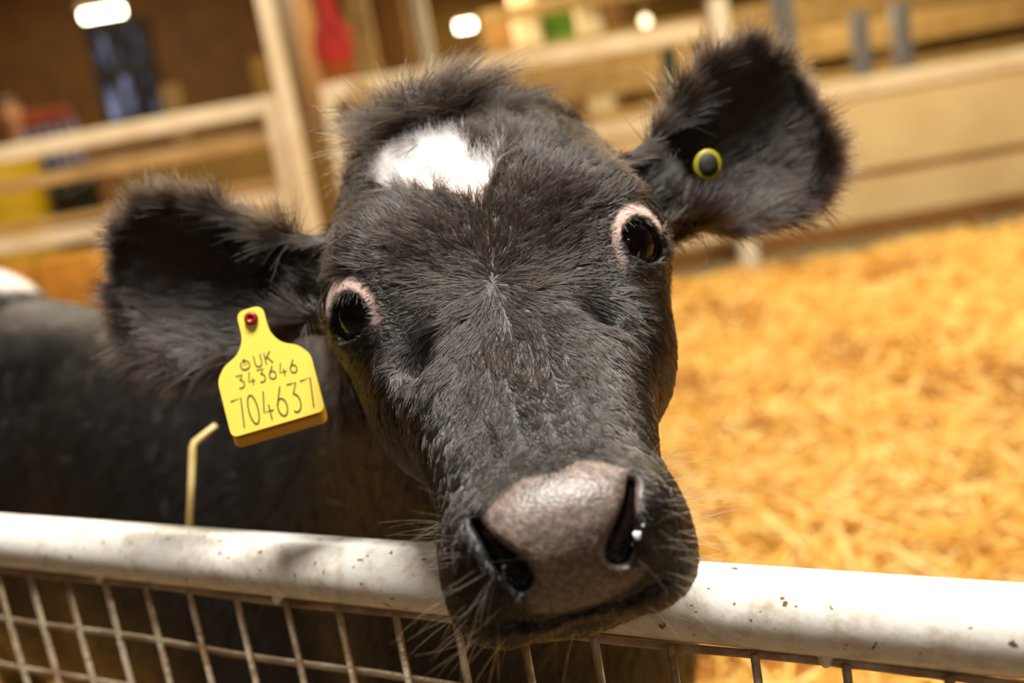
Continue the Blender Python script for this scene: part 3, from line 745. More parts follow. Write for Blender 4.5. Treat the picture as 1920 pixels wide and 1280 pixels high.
hm = bpy.data.materials.new('calf_hide'); hm.use_nodes = True; nt = hm.node_tree; N = nt.nodes; L = nt.links; bs = N['Principled BSDF']
def attr(n_): a = N.new('ShaderNodeAttribute'); a.attribute_name = n_; return a.outputs['Fac']
def mixc(f_, a, b_):
    m_ = N.new('ShaderNodeMix'); m_.data_type = 'RGBA'; L.new(f_, m_.inputs[0])
    for sck, val in ((m_.inputs[6], a), (m_.inputs[7], b_)):
        if isinstance(val, tuple): sck.default_value = val
        else: L.new(val, sck)
    return m_.outputs[2]
tc = N.new('ShaderNodeTexCoord')
nz = N.new('ShaderNodeTexNoise'); nz.inputs['Scale'].default_value = 330; nz.inputs['Detail'].default_value = 4; L.new(tc.outputs['Object'], nz.inputs[0])
nz2 = N.new('ShaderNodeTexNoise'); nz2.inputs['Scale'].default_value = 45; nz2.inputs['Detail'].default_value = 3; L.new(tc.outputs['Object'], nz2.inputs[0])
r1 = N.new('ShaderNodeValToRGB'); r1.color_ramp.elements[0].color = srgb(54, 46, 42); r1.color_ramp.elements[1].color = srgb(164, 142, 132)
r1.color_ramp.elements[0].position = 0.36; r1.color_ramp.elements[1].position = 0.72; L.new(nz.outputs[0], r1.inputs[0])
r2 = N.new('ShaderNodeValToRGB'); r2.color_ramp.elements[0].color = srgb(72, 61, 54); r2.color_ramp.elements[1].color = srgb(118, 101, 93)
r2.color_ramp.elements[0].position = 0.35; r2.color_ramp.elements[1].position = 0.7; L.new(nz2.outputs[0], r2.inputs[0])
mm = N.new('ShaderNodeMix'); mm.data_type = 'RGBA'; mm.inputs[0].default_value = 0.55; L.new(r1.outputs[0], mm.inputs[6]); L.new(r2.outputs[0], mm.inputs[7])
c1 = mixc(attr('nose'), srgb(12, 10, 9), mm.outputs[2]); c2 = mixc(attr('pink'), c1, srgb(232, 204, 194)); c3 = mixc(attr('white'), c2, srgb(240, 232, 222))
L.new(c3, bs.inputs['Base Color'])
mr = N.new('ShaderNodeMapRange'); mr.inputs[3].default_value = 0.55; mr.inputs[4].default_value = 0.42; L.new(attr('nose'), mr.inputs[0]); L.new(mr.outputs[0], bs.inputs['Roughness'])
vo = N.new('ShaderNodeTexVoronoi'); vo.inputs['Scale'].default_value = 560; L.new(tc.outputs['Object'], vo.inputs[0])
bp = N.new('ShaderNodeBump'); bp.inputs['Strength'].default_value = 0.16; bp.inputs['Distance'].default_value = 0.0015; L.new(vo.outputs['Distance'], bp.inputs['Height']); L.new(bp.outputs[0], bs.inputs['Normal'])
skin.data.materials.append(hm)

# hooves
hoof_m = mat('hoof', srgb(60, 50, 42), 0.4, srgb(44, 36, 30), 20)
for (x, y) in HOOF:
    mb = MB()
    for s_ in (-1, 1):
        c_ = np.array([x, y, 0.0]); o2 = np.array([side[0], side[1], 0])*s_*0.019; fw = np.array([fwd_[0], fwd_[1], 0])
        rings = []
        for z, rr, df in ((0.07, 0.022, 0.0), (0.045, 0.026, 0.012), (0.012, 0.030, 0.022), (0.01, 0.02, 0.02)):
            rings += [c_ + o2 + fw*(df + rr*1.25*math.cos(a)) + np.array([side[0], side[1], 0])*rr*0.62*math.sin(a) + [0, 0, z] for a in np.linspace(0, 2*math.pi, 12, endpoint=False)]
        mb.add(rings, [[i*12+k, (i+1)*12+k, (i+1)*12+(k+1) % 12, i*12+(k+1) % 12] for i in range(3) for k in range(12)] + [list(range(12)), list(range(47, 35, -1))])
    mb.build('hoof', hoof_m, calf, True)

# eyes
em = bpy.data.materials.new('eye'); em.use_nodes = True; nt = em.node_tree; N = nt.nodes; L = nt.links; bs = N['Principled BSDF']
tcE = N.new('ShaderNodeTexCoord'); sp = N.new('ShaderNodeSeparateXYZ'); L.new(tcE.outputs['Object'], sp.inputs[0])
cr = N.new('ShaderNodeValToRGB'); mrE = N.new('ShaderNodeMapRange'); mrE.inputs[1].default_value = -0.2*EYE_R*S; mrE.inputs[2].default_value = EYE_R*S
L.new(sp.outputs['Z'], mrE.inputs[0]); L.new(mrE.outputs[0], cr.inputs[0])
cr.color_ramp.elements[0].color = srgb(40, 26, 14); cr.color_ramp.elements[0].position = 0.49
cr.color_ramp.elements[1].color = srgb(6, 5, 6); cr.color_ramp.elements[1].position = 0.97
for pos, c_ in ((0.525, srgb(206, 170, 66)), (0.55, srgb(10, 6, 4)), (0.62, srgb(18, 11, 7)), (0.74, srgb(14, 8, 5)), (0.78, srgb(3, 3, 4))):
    q = cr.color_ramp.elements.new(pos); q.color = c_
L.new(cr.outputs[0], bs.inputs['Base Color']); bs.inputs['Roughness'].default_value = 0.04; bs.inputs['Specular IOR Level'].default_value = 0.35
for i, s_ in enumerate((-1, 1)):
    V_ = []; Fq = []; nu, nv = 32, 24
    for a in range(nv+1):
        th = math.pi*a/nv
        rr = EYE_R*(1 + 0.05*math.exp(-(th/0.5)**2))
        for b_ in range(nu): ph = 2*math.pi*b_/nu; V_.append((rr*math.sin(th)*math.cos(ph), rr*math.sin(th)*math.sin(ph), rr*math.cos(th)))
    for a in range(nv):
        for b_ in range(nu): Fq.append([a*nu+b_, (a+1)*nu+b_, (a+1)*nu+(b_+1) % nu, a*nu+(b_+1) % nu])
    me = bpy.data.meshes.new('eye'); me.from_pydata((np.array(V_)*S).tolist(), [], Fq); me.polygons.foreach_set('use_smooth', [True]*len(me.polygons)); me.materials.append(em)
    o = bpy.data.objects.new('eye', me); col.objects.link(o); o.parent = calf
    gz = np.array([s_*0.30, -0.92, 0.24]); gw = hd2w(gz)
    o.location = Vector(h2w(EYE[i] + GAZE[i]*0.0030)*S) - calf.location
    o.rotation_euler = Vector(gw).to_track_quat('Z', 'Y').to_euler()

# ------------------------------------------------------------------ fur
def fur_mat(name, c, rough=0.36, var=0.3):
    m_ = bpy.data.materials.new(name); m_.use_nodes = True; nt = m_.node_tree
    for n_ in list(nt.nodes):
        if n_.type == 'BSDF_PRINCIPLED': nt.nodes.remove(n_)
    h = nt.nodes.new('ShaderNodeBsdfHairPrincipled'); h.parametrization = 'COLOR'
    hi_ = nt.nodes.new('ShaderNodeHairInfo'); mx_ = nt.nodes.new('ShaderNodeMix'); mx_.data_type = 'RGBA'
    mx_.inputs[6].default_value = tuple(q*(1-var) for q in c[:3]) + (1,); mx_.inputs[7].default_value = tuple(min(1, q*(1+2*var)) for q in c[:3]) + (1,)
    nt.links.new(hi_.outputs['Random'], mx_.inputs[0]); nt.links.new(mx_.outputs[2], h.inputs['Color'])
    h.inputs['Roughness'].default_value = rough; h.inputs['Radial Roughness'].default_value = 0.32
    h.inputs['Coat'].default_value = 0.0
    h.inputs['Random Roughness'].default_value = 0.2
    nt.links.new(h.outputs[0], nt.nodes['Material Output'].inputs['Surface'])
    return m_
FB = fur_mat('black_fur', srgb(19, 13, 9), 0.24, 0.65); FW = fur_mat('white_fur', srgb(250, 244, 236), 0.5, 0.03); FWK = fur_mat('whisker', srgb(120, 104, 92), 0.4)

T3 = np.concatenate([CQ[:, [0, 1, 2]], CQ[:, [0, 2, 3]]])
cen = CV[T3].mean(1); area_ = 0.5*np.linalg.norm(np.cross(CV[T3[:, 1]]-CV[T3[:, 0]], CV[T3[:, 2]]-CV[T3[:, 0]]), axis=1)
fnr = CN[T3].mean(1)
def regions(p):
    x, y, z = p[:, 0], p[:, 1], p[:, 2]
    s_ = (y-A0[1])*AX[1] + (z-A0[2])*AX[2]
    ear = np.abs(x) > 0.128
    headr = (y < 0.80) & (z > -0.22) & ~ear
    return s_, ear & (y < 0.86) & (z > -0.02), headr
sA, earA, headA = regions(cen)
toward = -(cen*fnr).sum(1)/np.linalg.norm(cen, axis=1)          # how far a face looks towards the pen front
dens = np.where(headA, 1.0, np.where(earA, 1.7, 0.03))
dens = np.where(headA & (np.abs(cen[:, 0]) > 0.09) & (cen[:, 1] > 0.69), 2.0, dens)
dens = np.where(headA & (cen[:, 2] > 0.115) & (np.abs(cen[:, 0]) < 0.1), 2.6, dens)
for _i, _s in enumerate((-1, 1)):
    _r, _e1, _e2, _n, _L = EARS[_i]; _q = cen-_r; _a = (_q @ _e1)/_L; _b = _q @ _e2 + 0.010*np.sin(np.clip(_a, 0, 1)*math.pi)
    dens = np.where(earA & (np.sign(cen[:, 0]) == _s) & ((np.abs(_b) > 0.82*hermite(_a, EAR_A, EAR_W)) | (_a > 0.93)), 5.0, dens)
dens = dens*np.where(headA, np.clip(0.25 + sm(toward, -0.3, 0.2), 0.1, 1.25), 1)
u_, v_ = uv_of(cen)
prob = area_*dens; prob /= prob.sum()

def build_fur(N_, K_=5):
    ti = rng.choice(len(T3), N_, p=prob)
    r1_, r2_ = rng.random(N_), rng.random(N_); q = np.sqrt(r1_); ba = np.stack([1-q, q*(1-r2_), q*r2_], -1)
    p = (CV[T3[ti]]*ba[:, :, None]).sum(1); n_ = (CN[T3[ti]]*ba[:, :, None]).sum(1); n_ /= np.linalg.norm(n_, axis=1, keepdims=True)
    s_, ear, headr = regions(p); u, v = uv_of(p); x = p[:, 0]
    wh, no, pk = masks(p, n_)
    d = np.zeros_like(p); ln = np.full(N_, 0.018); lift = np.full(N_, 0.25)
    # head: hair runs outwards from the whorl between the eyes
    du, dv = u + 8, v - 12.0; rr = np.hypot(du, dv) + 1e-6
    fu = du/rr; fv = dv/rr
    below = sm(v, 30, 200); fu = fu*(1-below) + below*np.clip(u/520, -0.6, 0.6); fv = fv*(1-below) + below*1.0
    d[headr] = np.stack([fu, 0*fu, -fv], -1)[headr]
    ln_h = 0.0125 + 0*s_
    ln_h = np.where(v < -60, 0.0125 + 0.006*sm(-v, 60, 220), ln_h)
    ln_h = np.where(v > 20, 0.0110*(1-sm(v, 40, 330)) + 0.0052*sm(v, 40, 330), ln_h)
    ln_h = np.where(np.abs(u) > 235, np.minimum(ln_h, 0.009), ln_h)
    eyeu = np.abs(np.abs(u)-245); neareye = (eyeu < 75) & (np.abs(v) < 75)
    ln_h = np.where(neareye, 0.004, ln_h)
    poll = headr & (p[:, 2] > 0.105) & (np.abs(x) < 0.11) & (p[:, 1] > 0.62)
    pw = np.maximum(sm(-v, 272, 296), sm(n_[:, 1], -0.30, 0.0))*poll
    crest = np.exp(-((x+0.028)/0.040)**2)
    ln_h = np.where(poll, ln_h + pw*(0.012 + 0.030*crest), ln_h)
    side_sh = headr & (v < -60) & (np.abs(u) > 230) & ~neareye
    ln_h = np.where(side_sh, 0.018, ln_h)
    earbase = headr & (np.abs(x) > 0.092) & (p[:, 2] > 0.03) & (p[:, 1] > 0.69)
    ln_h = np.where(earbase, 0.018, ln_h); d[earbase] = np.stack([np.sign(x), 0*x, 0.15+0*x], -1)[earbase]
    ln = np.where(headr, ln_h, ln)
    lift = np.where(headr, 0.30, lift); lift = np.where(poll, 0.30 + 0.5*pw, lift); lift = np.where(headr & (v > 60), 0.20, lift)
    d[poll] = d[poll]*(1-pw[poll, None]) + pw[poll, None]*np.stack([0.25*np.tanh(x[poll]/0.05), -0.1+0*x[poll], 1.0+0*x[poll]], -1)
    # ears
    for i, s__ in enumerate((-1, 1)):
        root, e1, e2, nn, Le = EARS[i]; m_ = ear & (np.sign(x) == s__)
        q_ = p[m_]-root; a = (q_ @ e1)/Le; b_ = q_ @ e2 + 0.010*np.sin(np.clip(a, 0, 1)*math.pi)
        hw = hermite(a, EAR_A, EAR_W)
        eb = np.clip(b_/hw, -1, 1); edge = sm(np.abs(eb), 0.55, 1.0)
        inner = (n_[m_] @ nn) > 0
        dd = e1[None]*(1.0 - 0.35*edge[:, None]) + e2[None]*(eb*(0.15+0.65*edge)*sm(a, 0.15, 0.6))[:, None] + nn[None]*np.where(inner, 0.25, 0.05)[:, None]
        d[m_] = dd
        ln[m_] = np.where(inner, 0.022, 0.015) + 0.016*edge
        lift[m_] = np.where(inner, 0.35, 0.22)
    # body: backwards and down
    bod = ~(headr | ear)
    bd = w2h(CAM + np.array([-math.sin(YAW)*0.6, math.cos(YAW)*0.6, -0.75])); d[bod] = bd
    ln[bod] = 0.030; lift[bod] = 0.18
    d += rng.normal(0, 0.16, d.shape)
    cl = np.floor(p/0.0085); cj = np.stack([hash3(cl, k)-0.5 for k in (1, 2, 3)], -1); d += cj*0.75
    t_ = d - n_*(d*n_).sum(1, keepdims=True); t_ /= np.linalg.norm(t_, axis=1, keepdims=True)+1e-9
    ln = ln*rng.uniform(0.65, 1.2, N_)*(0.85+0.3*hash3(cl, 5))
    keep = (no < 0.35) & (rng.random(N_) > np.clip(pk*1.6, 0, 0.96))
    # no hair inside eye openings, nostrils or mouth
    for i in range(2):
        keep &= ~(np.linalg.norm(p-EYE[i]-GAZE[i]*0.003, axis=1) < EYE_R*1.03)
    for s__ in (-1, 1):
        keep &= ~(seg_dist(s__*u, v, [(150, 436), (122, 510), (92, 565)], False) < 24) | (p[:, 1] > 0.6)
    muz = headr & (v > 380); ln = np.where(muz, np.minimum(ln, 0.0045), ln)
    tk = np.linspace(0, 1, K_)
    cc = (cl+0.5)*0.0085; tocl = (cc-p); tocl -= n_*(tocl*n_).sum(1, keepdims=True)
    pts_ = p[:, None, :] + ln[:, None, None]*(t_[:, None, :]*(tk[None, :, None]*0.95) + n_[:, None, :]*(lift[:, None, None]*(tk - 0.45*tk**2)[None, :, None]))
    pts_ += tocl[:, None, :]*0.35*(tk**1.5)[None, :, None]
    pts_ += ln[:, None, None]*rng.normal(0, 0.07, (N_, 1, 3))*(tk**2)[None, :, None]
    r0 = np.where(ear, 0.00034, np.where(headr & ~poll, 0.00029, np.where(poll, 0.00026, 0.0008)))*rng.uniform(0.8, 1.25, N_)
    rad_ = r0[:, None]*np.linspace(1.0, 0.22, K_)[None]
    white = rng.random(N_) < wh
    white |= (pk > 0.25) & (rng.random(N_) < 0.8)
    # fair lashes-like hair along the outer upper lid
    return pts_, rad_, keep, white, poll
NF = 270000
fp, fr, kp, wt, pl_ = build_fur(NF)
for nm, sel, m_, lab in (('fur', kp & ~wt, FB, None), ('white_fur', kp & wt, FW, 'white hair of the forehead patch')):
    o = hair_obj(nm, h2w(fp[sel]), fr[sel], m_, calf); o['kind'] = 'stuff'
    if lab: o['label'] = lab

# whiskers, muzzle bristles, lashes
def strands(roots, dirs, lens, droop, r, K_=7):
    tk = np.linspace(0, 1, K_); roots = np.array(roots); dirs = np.array(dirs, float); dirs /= np.linalg.norm(dirs, axis=1, keepdims=True)
    pt = roots[:, None] + dirs[:, None]*(np.array(lens)[:, None, None]*tk[None, :, None]); pt[:, :, 2] -= (np.array(droop)[:, None]*tk[None]**2)
    return pt, np.repeat((np.array(r)*np.ones(len(roots)))[:, None]*1.0, K_, 1)*np.linspace(1, 0.3, K_)[None]
sel = np.where((u_ > -260) & (u_ < 260) & (v_ > 400) & (cen[:, 1] < 0.60) & (fnr[:, 1] < 0.75) & (cen[:, 2] > -0.2))[0]
ro = []; di = []; le = []; dr = []
wn = masks(cen[sel], fnr[sel])[1]; sel = sel[(wn < 0.1) & (fnr[sel][:, 2] > -0.75)]
for i in rng.choice(sel, 260, p=area_[sel]/area_[sel].sum()):
    p = cen[i]; n_ = fnr[i]; ro.append(p); uu = u_[i]
    di.append(n_*0.8 + np.array([np.sign(uu)*0.8, 0.1, -0.1]) + rng.normal(0, 0.3, 3)); le.append(rng.uniform(0.012, 0.036)); dr.append(rng.uniform(-0.004, 0.012))
pt, rd = strands(ro, di, le, dr, 0.00012)
hair_obj('whiskers', h2w(pt), rd, FWK, calf)['kind'] = 'stuff'
ro = []; di = []; le = []; dr = []
for i, s_ in enumerate((-1, 1)):
    g_ = GAZE[i]; ex = np.cross([0, 0, 1.0], g_); ex /= np.linalg.norm(ex); ey = np.cross(g_, ex); ex = ex*(-s_)
    for k in range(120):
        an = math.radians(rng.uniform(50, 185)); c_ = EYE[i] + ex*(0.0180*math.cos(an)) + ey*(0.0190*math.sin(an)) + g_*(0.0150)
        ro.append(c_); di.append(g_*0.9 + ex*(0.7*math.cos(an)) - ey*(0.25 + 0.5*(an > 2.2)) + rng.normal(0, 0.15, 3)); le.append(rng.uniform(0.009, 0.016)); dr.append(0.004)
pt, rd = strands(ro, di, le, dr, 0.00018)
hair_obj('eyelashes', h2w(pt), rd, fur_mat('lash', srgb(96, 84, 74)), calf)['kind'] = 'stuff'

from mathutils.bvhtree import BVHTree
_bv = BVHTree.FromPolygons(h2w(CV).tolist(), CQ.tolist())
M['flake'] = mat('flake', srgb(226, 230, 236), 0.5)
for (px, py, d_, r_) in ((1196, 1004, 0.500, 0.0026), (1186, 1020, 0.502, 0.0014), (944, 1062, 0.503, 0.0021), (1206, 985, 0.502, 0.0009)):
    _h = _bv.ray_cast(Vector(CAM), Vector(P(px, py, 1.0) - CAM))[0]; c_ = np.array(_h) if _h else P(px, py, d_); V_ = []; Fq = []
    for a in range(7):
        for k in range(9):
            th_ = math.pi*a/6; ps_ = 2*math.pi*k/9; rr = r_*random.uniform(0.6, 1.2); V_.append(c_ + rr*np.array([math.sin(th_)*math.cos(ps_), math.sin(th_)*math.sin(ps_), math.cos(th_)]))
    for a in range(6):
        for k in range(9): Fq.append([a*9+k, (a+1)*9+k, (a+1)*9+(k+1) % 9, a*9+(k+1) % 9])
    mesh_obj('nostril_flake', V_, Fq, M['flake'], calf)
# ------------------------------------------------------------------ ear tags
ty = bpy.data.materials.new('tag_yellow'); ty.use_nodes = True
b_ = ty.node_tree.nodes['Principled BSDF']; b_.inputs['Base Color'].default_value = srgb(248, 226, 92); b_.inputs['Roughness'].default_value = 0.4; b_.inputs['Subsurface Weight'].default_value = 0.0
M['tag_ink'] = mat('tag_ink', srgb(84, 78, 50), 0.6); M['tag_red'] = mat('tag_red', srgb(150, 22, 18), 0.4); M['tag_back'] = mat('tag_amber', srgb(226, 172, 20), 0.4)
M['tag_olive'] = mat('tag_olive', srgb(146, 138, 20), 0.4)
TD = 0.672
tO = P(502, 716, TD); th = math.radians(16.4)
tR = math.cos(th)*RGT + math.sin(th)*UPV; tU = -math.sin(th)*RGT + math.cos(th)*UPV; tN = -FWD
# slight tilt of the hanging plate
tl_ = math.radians(8); tN2 = math.cos(tl_)*tN + math.sin(tl_)*tU; tU2 = math.cos(tl_)*tU - math.sin(tl_)*tN
PXU = TD/F_PX
def tp(x, y, z=0.0): return tO + tR*(x*PXU) + tU2*(y*PXU) + tN2*z
def round_poly(pts, rads, n=6):
    out = []; m_ = len(pts)
    for i in range(m_):
        p0, p1, p2 = np.array(pts[i-1], float), np.array(pts[i], float), np.array(pts[(i+1) % m_], float); r = rads[i]
        if r <= 0: out.append(p1); continue
        a = p1 + (p0-p1)/np.linalg.norm(p0-p1)*r; c_ = p1 + (p2-p1)/np.linalg.norm(p2-p1)*r
        for t in np.linspace(0, 1, n): out.append((1-t)**2*a + 2*t*(1-t)*p1 + t*t*c_)
    return out
outline = round_poly([(-91, -82), (91, -82), (91, 30), (72, 52), (42, 66), (26, 92), (26, 146), (-26, 146), (-26, 92), (-42, 66), (-72, 52), (-91, 30)],
                     [14, 14, 14, 8, 14, 14, 18, 18, 14, 14, 8, 14])
def plate(name, off, z, m_, parent, t=0.0011):
    n_ = len(outline); v0 = [tp(x+off[0], y+off[1], z) for x, y in outline]; v1 = [tp(x+off[0], y+off[1], z-t) for x, y in outline]
    f = [list(range(n_)), list(range(2*n_-1, n_-1, -1))] + [[i, n_+i, n_+(i+1) % n_, (i+1) % n_] for i in range(n_)]
    return mesh_obj(name, v0+v1, f, m_, parent, False)
tg = empty('ear_tag', tp(0, 125)); tag(tg, 'yellow plastic tag with black numbers hanging from the left ear', 'ear tag')
fpz = 0.0
front = plate('front_plate', (0, 0), fpz, ty, tg)
plate('back_plate', (-5, -19), -0.010, M['tag_back'], tg)
bt = [(13*math.cos(a), 125+13*math.sin(a)) for a in np.linspace(0, 2*math.pi, 18, endpoint=False)]
vb = []
for rr, z in ((1.0, -0.001), (1.0, 0.002), (0.75, 0.0034), (0.45, 0.0034), (0.35, 0.0022)):
    vb += [tp(x*rr, 125+(y-125)*rr, z) for x, y in bt]
mesh_obj('button', vb, [[i*18+k, i*18+(k+1) % 18, (i+1)*18+(k+1) % 18, (i+1)*18+k] for i in range(4) for k in range(18)] + [[72+k for k in range(18)]], M['tag_red'], tg)
# printed characters as thin strokes on a unit cell (0..1 wide, 0..1 high)
def arc(cx, cy, rx, ry, a0, a1, n=12): return [(cx+rx*math.cos(math.radians(a)), cy+ry*math.sin(math.radians(a))) for a in np.linspace(a0, a1, n)]
GL = {'7': [[(0, .97), (.95, 1), (.62, 0)]],
      '0': [arc(.5, .5, .42, .5, 90, 450, 22)],
      '4': [[(.45, 1), (.08, .3), (.95, .3)], [(.62, .52), (.62, 0)]],
      '6': [[(.72, 1), (.32, .62), (.1, .38)] + arc(.5, .3, .42, .3, 165, 525, 20)],
      '3': [[(.05, .98), (.9, .98), (.42, .62)] + arc(.42, .31, .46, .31, 80, -130, 12)],
      'U': [[(.08, 1), (.08, .3)] + arc(.5, .3, .42, .3, 180, 360, 10) + [(.92, 1)]],
      'K': [[(.1, 1), (.1, 0)], [(.9, 1), (.12, .45)], [(.35, .6), (.95, 0)]]}
def stroke(mb, pl, w, z=0.00035):
    pl = [np.array(q, float) for q in pl]; L_ = []; R_ = []
    for i, q in enumerate(pl):
        t = pl[min(i+1, len(pl)-1)]-pl[max(i-1, 0)]; t = t/(np.linalg.norm(t)+1e-9); nn_ = np.array([-t[1], t[0]])*w/2
        L_.append(q+nn_); R_.append(q-nn_)
    n_ = len(pl); v = [tp(*q, z) for q in L_] + [tp(*q, z) for q in R_]
    mb.add(v, [[n_+i, n_+i+1, i+1, i] for i in range(n_-1)])
def text(name, s_, x0_, y0_, cw, chh, gap, w):
    mb = MB(); x = x0_
    for ch in s_:
        for pl in GL[ch]: stroke(mb, [(x+a*cw, y0_+b*chh) for a, b in pl], w)
        x += cw+gap
    return mb.build(name, M['tag_ink'], front)
text('digits', '704637', -76, -70, 21, 56, 6.0, 2.5)
text('digits', '343646', -56, 3, 15, 25, 5.4, 2.1)
text('letters', 'UK', -15, 33, 15, 23, 5, 2.1)
cm = MB()
for pl in ([(-40, 36), (-42, 47), (-36, 43), (-33, 50), (-30, 43), (-24, 47), (-26, 36), (-40, 36)], arc(-33, 43, 9, 9, 0, 360, 16), [(-33, 50), (-33, 56)], [(-36, 53), (-30, 53)]): stroke(cm, pl, 1.5)
cm.build('crown_emblem', M['tag_ink'], front)
# small round tag inside the other ear
rt = P(1326, 311, 0.724); g = empty('ear_tag', rt); tag(g, 'round yellow button tag set inside the right ear', 'ear tag')
vb = []
for rr, z in ((31, 0.0), (31, 0.003), (26, 0.0042), (22, 0.0040), (21, 0.0052), (5, 0.0052)):
    vb += [rt + (RGT*math.cos(a)*0.86 + UPV*math.sin(a) )*rr*0.722/F_PX - FWD*z for a in np.linspace(0, 2*math.pi, 24, endpoint=False)]
mesh_obj('disc', vb[:72], [[i*24+k, i*24+(k+1) % 24, (i+1)*24+(k+1) % 24, (i+1)*24+k] for i in range(2) for k in range(24)] + [[48+k for k in range(24)]], M['tag_olive'], g)
mesh_obj('stud', vb[72:], [[i*24+k, i*24+(k+1) % 24, (i+1)*24+(k+1) % 24, (i+1)*24+k] for i in range(2) for k in range(24)] + [[48+k for k in range(24)]], mat('tag_stud', srgb(26, 20, 12), 0.7), g)

# ------------------------------------------------------------------ pen gate in front
gm = bpy.data.materials.new('rail_paint'); gm.use_nodes = True; nt = gm.node_tree; N = nt.nodes; L = nt.links; bs = N['Principled BSDF']
tc = N.new('ShaderNodeTexCoord')
n1 = N.new('ShaderNodeTexNoise'); n1.inputs['Scale'].default_value = 60; n1.inputs['Detail'].default_value = 8; n1.inputs['Roughness'].default_value = 0.7; L.new(tc.outputs['Object'], n1.inputs[0])
ra = N.new('ShaderNodeValToRGB'); ra.color_ramp.elements[0].position = 0.30; ra.color_ramp.elements[0].color = srgb(196, 184, 162); ra.color_ramp.elements[1].position = 0.52; ra.color_ramp.elements[1].color = srgb(240, 236, 228); L.new(n1.outputs[0], ra.inputs[0])
n2 = N.new('ShaderNodeTexNoise'); n2.inputs['Scale'].default_value = 210; n2.inputs['Detail'].default_value = 3; L.new(tc.outputs['Object'], n2.inputs[0])
rc = N.new('ShaderNodeValToRGB'); rc.color_ramp.elements[0].position = 0.665; rc.color_ramp.elements[0].color = (0, 0, 0, 1); rc.color_ramp.elements[1].position = 0.70; rc.color_ramp.elements[1].color = (1, 1, 1, 1); L.new(n2.outputs[0], rc.inputs[0])
mx = N.new('ShaderNodeMix'); mx.data_type = 'RGBA'; L.new(rc.outputs[0], mx.inputs[0]); L.new(ra.outputs[0], mx.inputs[6]); mx.inputs[7].default_value = srgb(112, 92, 62)
L.new(mx.outputs[2], bs.inputs['Base Color']); bs.inputs['Roughness'].default_value = 0.34
n3 = N.new('ShaderNodeTexNoise'); n3.inputs['Scale'].default_value = 90; n3.inputs['Detail'].default_value = 4; L.new(tc.outputs['Object'], n3.inputs[0])
bp = N.new('ShaderNodeBump'); bp.inputs['Strength'].default_value = 0.25; bp.inputs['Distance'].default_value = 0.002; L.new(n3.outputs[0], bp.inputs['Height']); L.new(bp.outputs[0], bs.inputs['Normal'])
wire_m = mat('wire', srgb(196, 184, 160), 0.45, srgb(140, 104, 66), 40, 0.3, 200, metal=0.25)

PL = P(0, 1011, 0.912); PR = P(1920, 1182, 0.50)
dR = (PR-PL); Lr = np.linalg.norm(dR); dRn = dR/Lr
print('rail z', PL, PR, 'len', Lr)
gate = empty('pen_gate', (PL[0]-dRn[0]*0.8, PL[1]-dRn[1]*0.8, 0)); tag(gate, 'white pen gate with round top rail and welded wire mesh in front of the calf', 'gate')
E0 = PL - dRn*0.8; E1 = PR + dRn*0.28
MB().tube([E0 + (E1-E0)*t for t in np.linspace(0, 1, 24)], 0.02345, 32).build('top_rail', gm, gate, True)
dn = np.array([0, 0, -1.0]); hn = np.cross(dRn, [0, 0, 1.0]); hn /= np.linalg.norm(hn)
if hn[1] > 0: hn = -hn
WR = 0.0026
zw = -0.0243
def wp(t, dz): return PL + dRn*t + dn*dz + hn*0.0105
for j in range(18):                                   # horizontal wires
    dz = 0.0243 + j*0.05
    pts = [wp(t, dz + 0.0012*math.sin(t*23+j)) for t in np.linspace(-0.78, Lr+0.26, 40)]
    MB().tube(pts, WR, 8).build('wire', wire_m, gate, True)
k0 = 0.0525
for k in range(-16, 23):                              # upright wires
    t = k0 + k*0.0498; jit = random.uniform(-0.0012, 0.0012)
    MB().tube([wp(t+jit, 0.0243-WR) + hn*WR*1.6, wp(t-jit, 0.45) + hn*WR*1.6, wp(t, 0.0243+17*0.05) + hn*WR*1.6], WR, 8).build('wire', wire_m, gate, True)
for t in (0.145, 0.341, 0.738):
    c_ = wp(t, 0.0205); MB().lathe(c_ - [0, 0, 0.006], [(0.002, 0), (0.0042, 0.003), (0.0046, 0.007), (0.003, 0.011), (0.001, 0.0125)], 10).build('weld', gm, gate, True)
pl0 = E0
for e in (E0, E1): MB().tube([(e[0], e[1], 0.0), (e[0], e[1], e[2]+0.02)], 0.024, 20).build('end_post', gm, gate, True)
b0 = 0.0243 + 17*0.05 + 0.01
MB().tube([E0 + dn*b0, E1 + dn*b0], 0.018, 16).build('bottom_rail', gm, gate, True)

# bent straw stalk caught on the rail
sm_ = mat('stalk', srgb(226, 206, 140), 0.5, srgb(206, 180, 110), 60)
a = P(405, 797, 0.88); b_ = P(362, 832, 0.87); c_ = P(355, 985, 0.855)
g = MB().tube([a, a*0.5+b_*0.5, b_ + (a-b_)*0.06, b_ + (c_-b_)*0.05, b_*0.5+c_*0.5, c_], [0.0026, 0.003, 0.0034, 0.0034, 0.003, 0.003], 8).build('straw_stalk', sm_, None, True)
tag(g, 'bent pale straw stalk standing up from the rail under the yellow tag', 'straw')

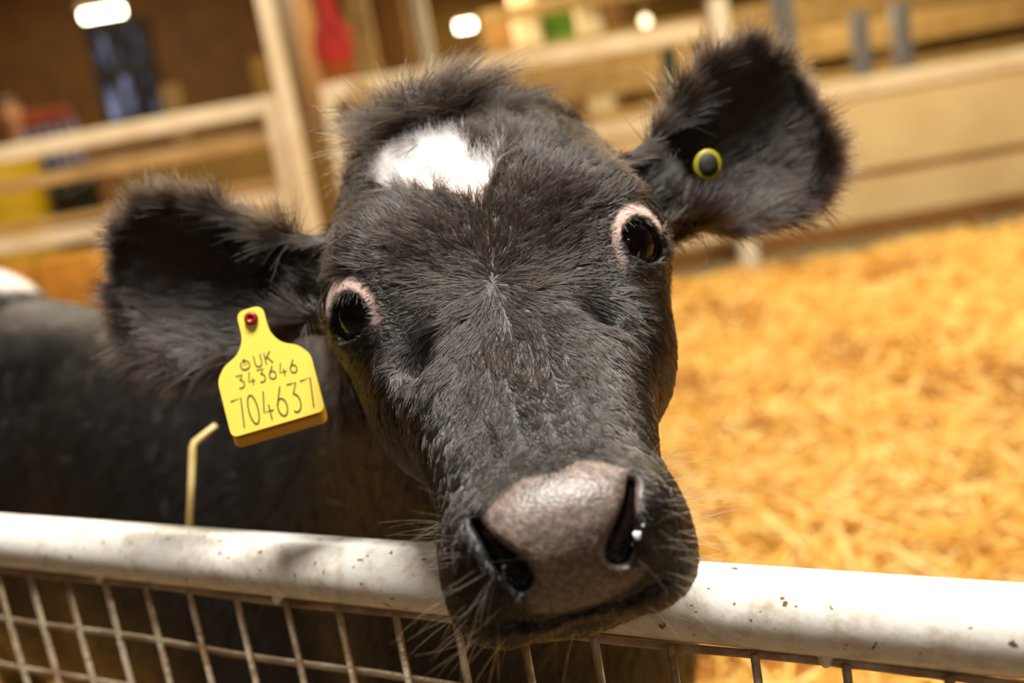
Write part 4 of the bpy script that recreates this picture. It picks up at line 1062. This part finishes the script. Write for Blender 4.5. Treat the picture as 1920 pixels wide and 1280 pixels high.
# person beyond the left gate
ph = P(22, 214, 8.7); hz = ph[2]
pf = Field(axis_pts((ph[0]-0.45, ph[0]+0.45, 0.02)), axis_pts((ph[1]-0.35, ph[1]+0.35, 0.02)), axis_pts((0.0, hz-0.3, 0.025), (hz-0.3, hz+0.25, 0.012)))
def Q_(x, y, z): return np.array([ph[0]+x, ph[1]+y, z])
pf.ell(Q_(0, 0, hz), (0.088, 0.11, 0.135), 0.02); pf.ell(Q_(0, -0.03, hz-0.06), (0.06, 0.07, 0.075), 0.03); pf.ell(Q_(0, -0.115, hz-0.015), (0.016, 0.025, 0.028), 0.015)
for s_ in (-1, 1):
    pf.ell(Q_(s_*0.09, 0.0, hz-0.01), (0.014, 0.03, 0.04), 0.01)
    pf.cone(Q_(s_*0.21, 0.02, hz-0.33), Q_(s_*0.27, 0.03, hz-0.65), 0.068, 0.052, 0.03); pf.cone(Q_(s_*0.27, 0.03, hz-0.65), Q_(s_*0.25, -0.06, hz-0.93), 0.05, 0.036, 0.02)
    pf.cone(Q_(s_*0.10, 0, hz-0.95), Q_(s_*0.11, 0, 0.52), 0.11, 0.075, 0.04); pf.cone(Q_(s_*0.11, 0, 0.52), Q_(s_*0.11, 0.02, 0.08), 0.072, 0.05, 0.03)
    pf.ell(Q_(s_*0.11, -0.06, 0.05), (0.05, 0.13, 0.045), 0.02)
pf.cone(Q_(0, 0.02, hz-0.10), Q_(0, 0.02, hz-0.25), 0.058, 0.065, 0.03)
pf.ell(Q_(0, 0.02, hz-0.45), (0.21, 0.125, 0.22), 0.05); pf.ell(Q_(0, 0.01, hz-0.80), (0.17, 0.12, 0.25), 0.06)
PV, PQ = pf.mesh(); PV = smooth_mesh(PV, PQ, 2)
g = empty('person', (ph[0], ph[1], 0)); tag(g, 'person in dark clothing standing behind the yellow bin, only the head showing', 'person')
o = mesh_obj('body', PV, PQ, M['skin'], g); o.data.materials.append(M['dark_cloth'])
fz = PV[PQ][:, :, 2].mean(1); o.data.polygons.foreach_set('material_index', (fz < hz-0.24).astype(np.int32))
hs = MB(); V_ = []; Fq = []
for a in range(9):
    thh = (0.02 + 0.98*a/8)*math.radians(100)
    for k in range(18):
        ps_ = 2*math.pi*k/18; cut = 0.55 if math.sin(ps_) < -0.3 else 1.0; t_ = thh*cut
        V_.append(Q_(0.097*math.sin(t_)*math.cos(ps_), 0.01+0.119*math.sin(t_)*math.sin(ps_), hz+0.008+0.143*math.cos(t_)))
for a in range(8):
    for k in range(18): Fq.append([a*18+k, (a+1)*18+k, (a+1)*18+(k+1) % 18, a*18+(k+1) % 18])
mesh_obj('hair', V_, Fq, M['hair_brown'], g)
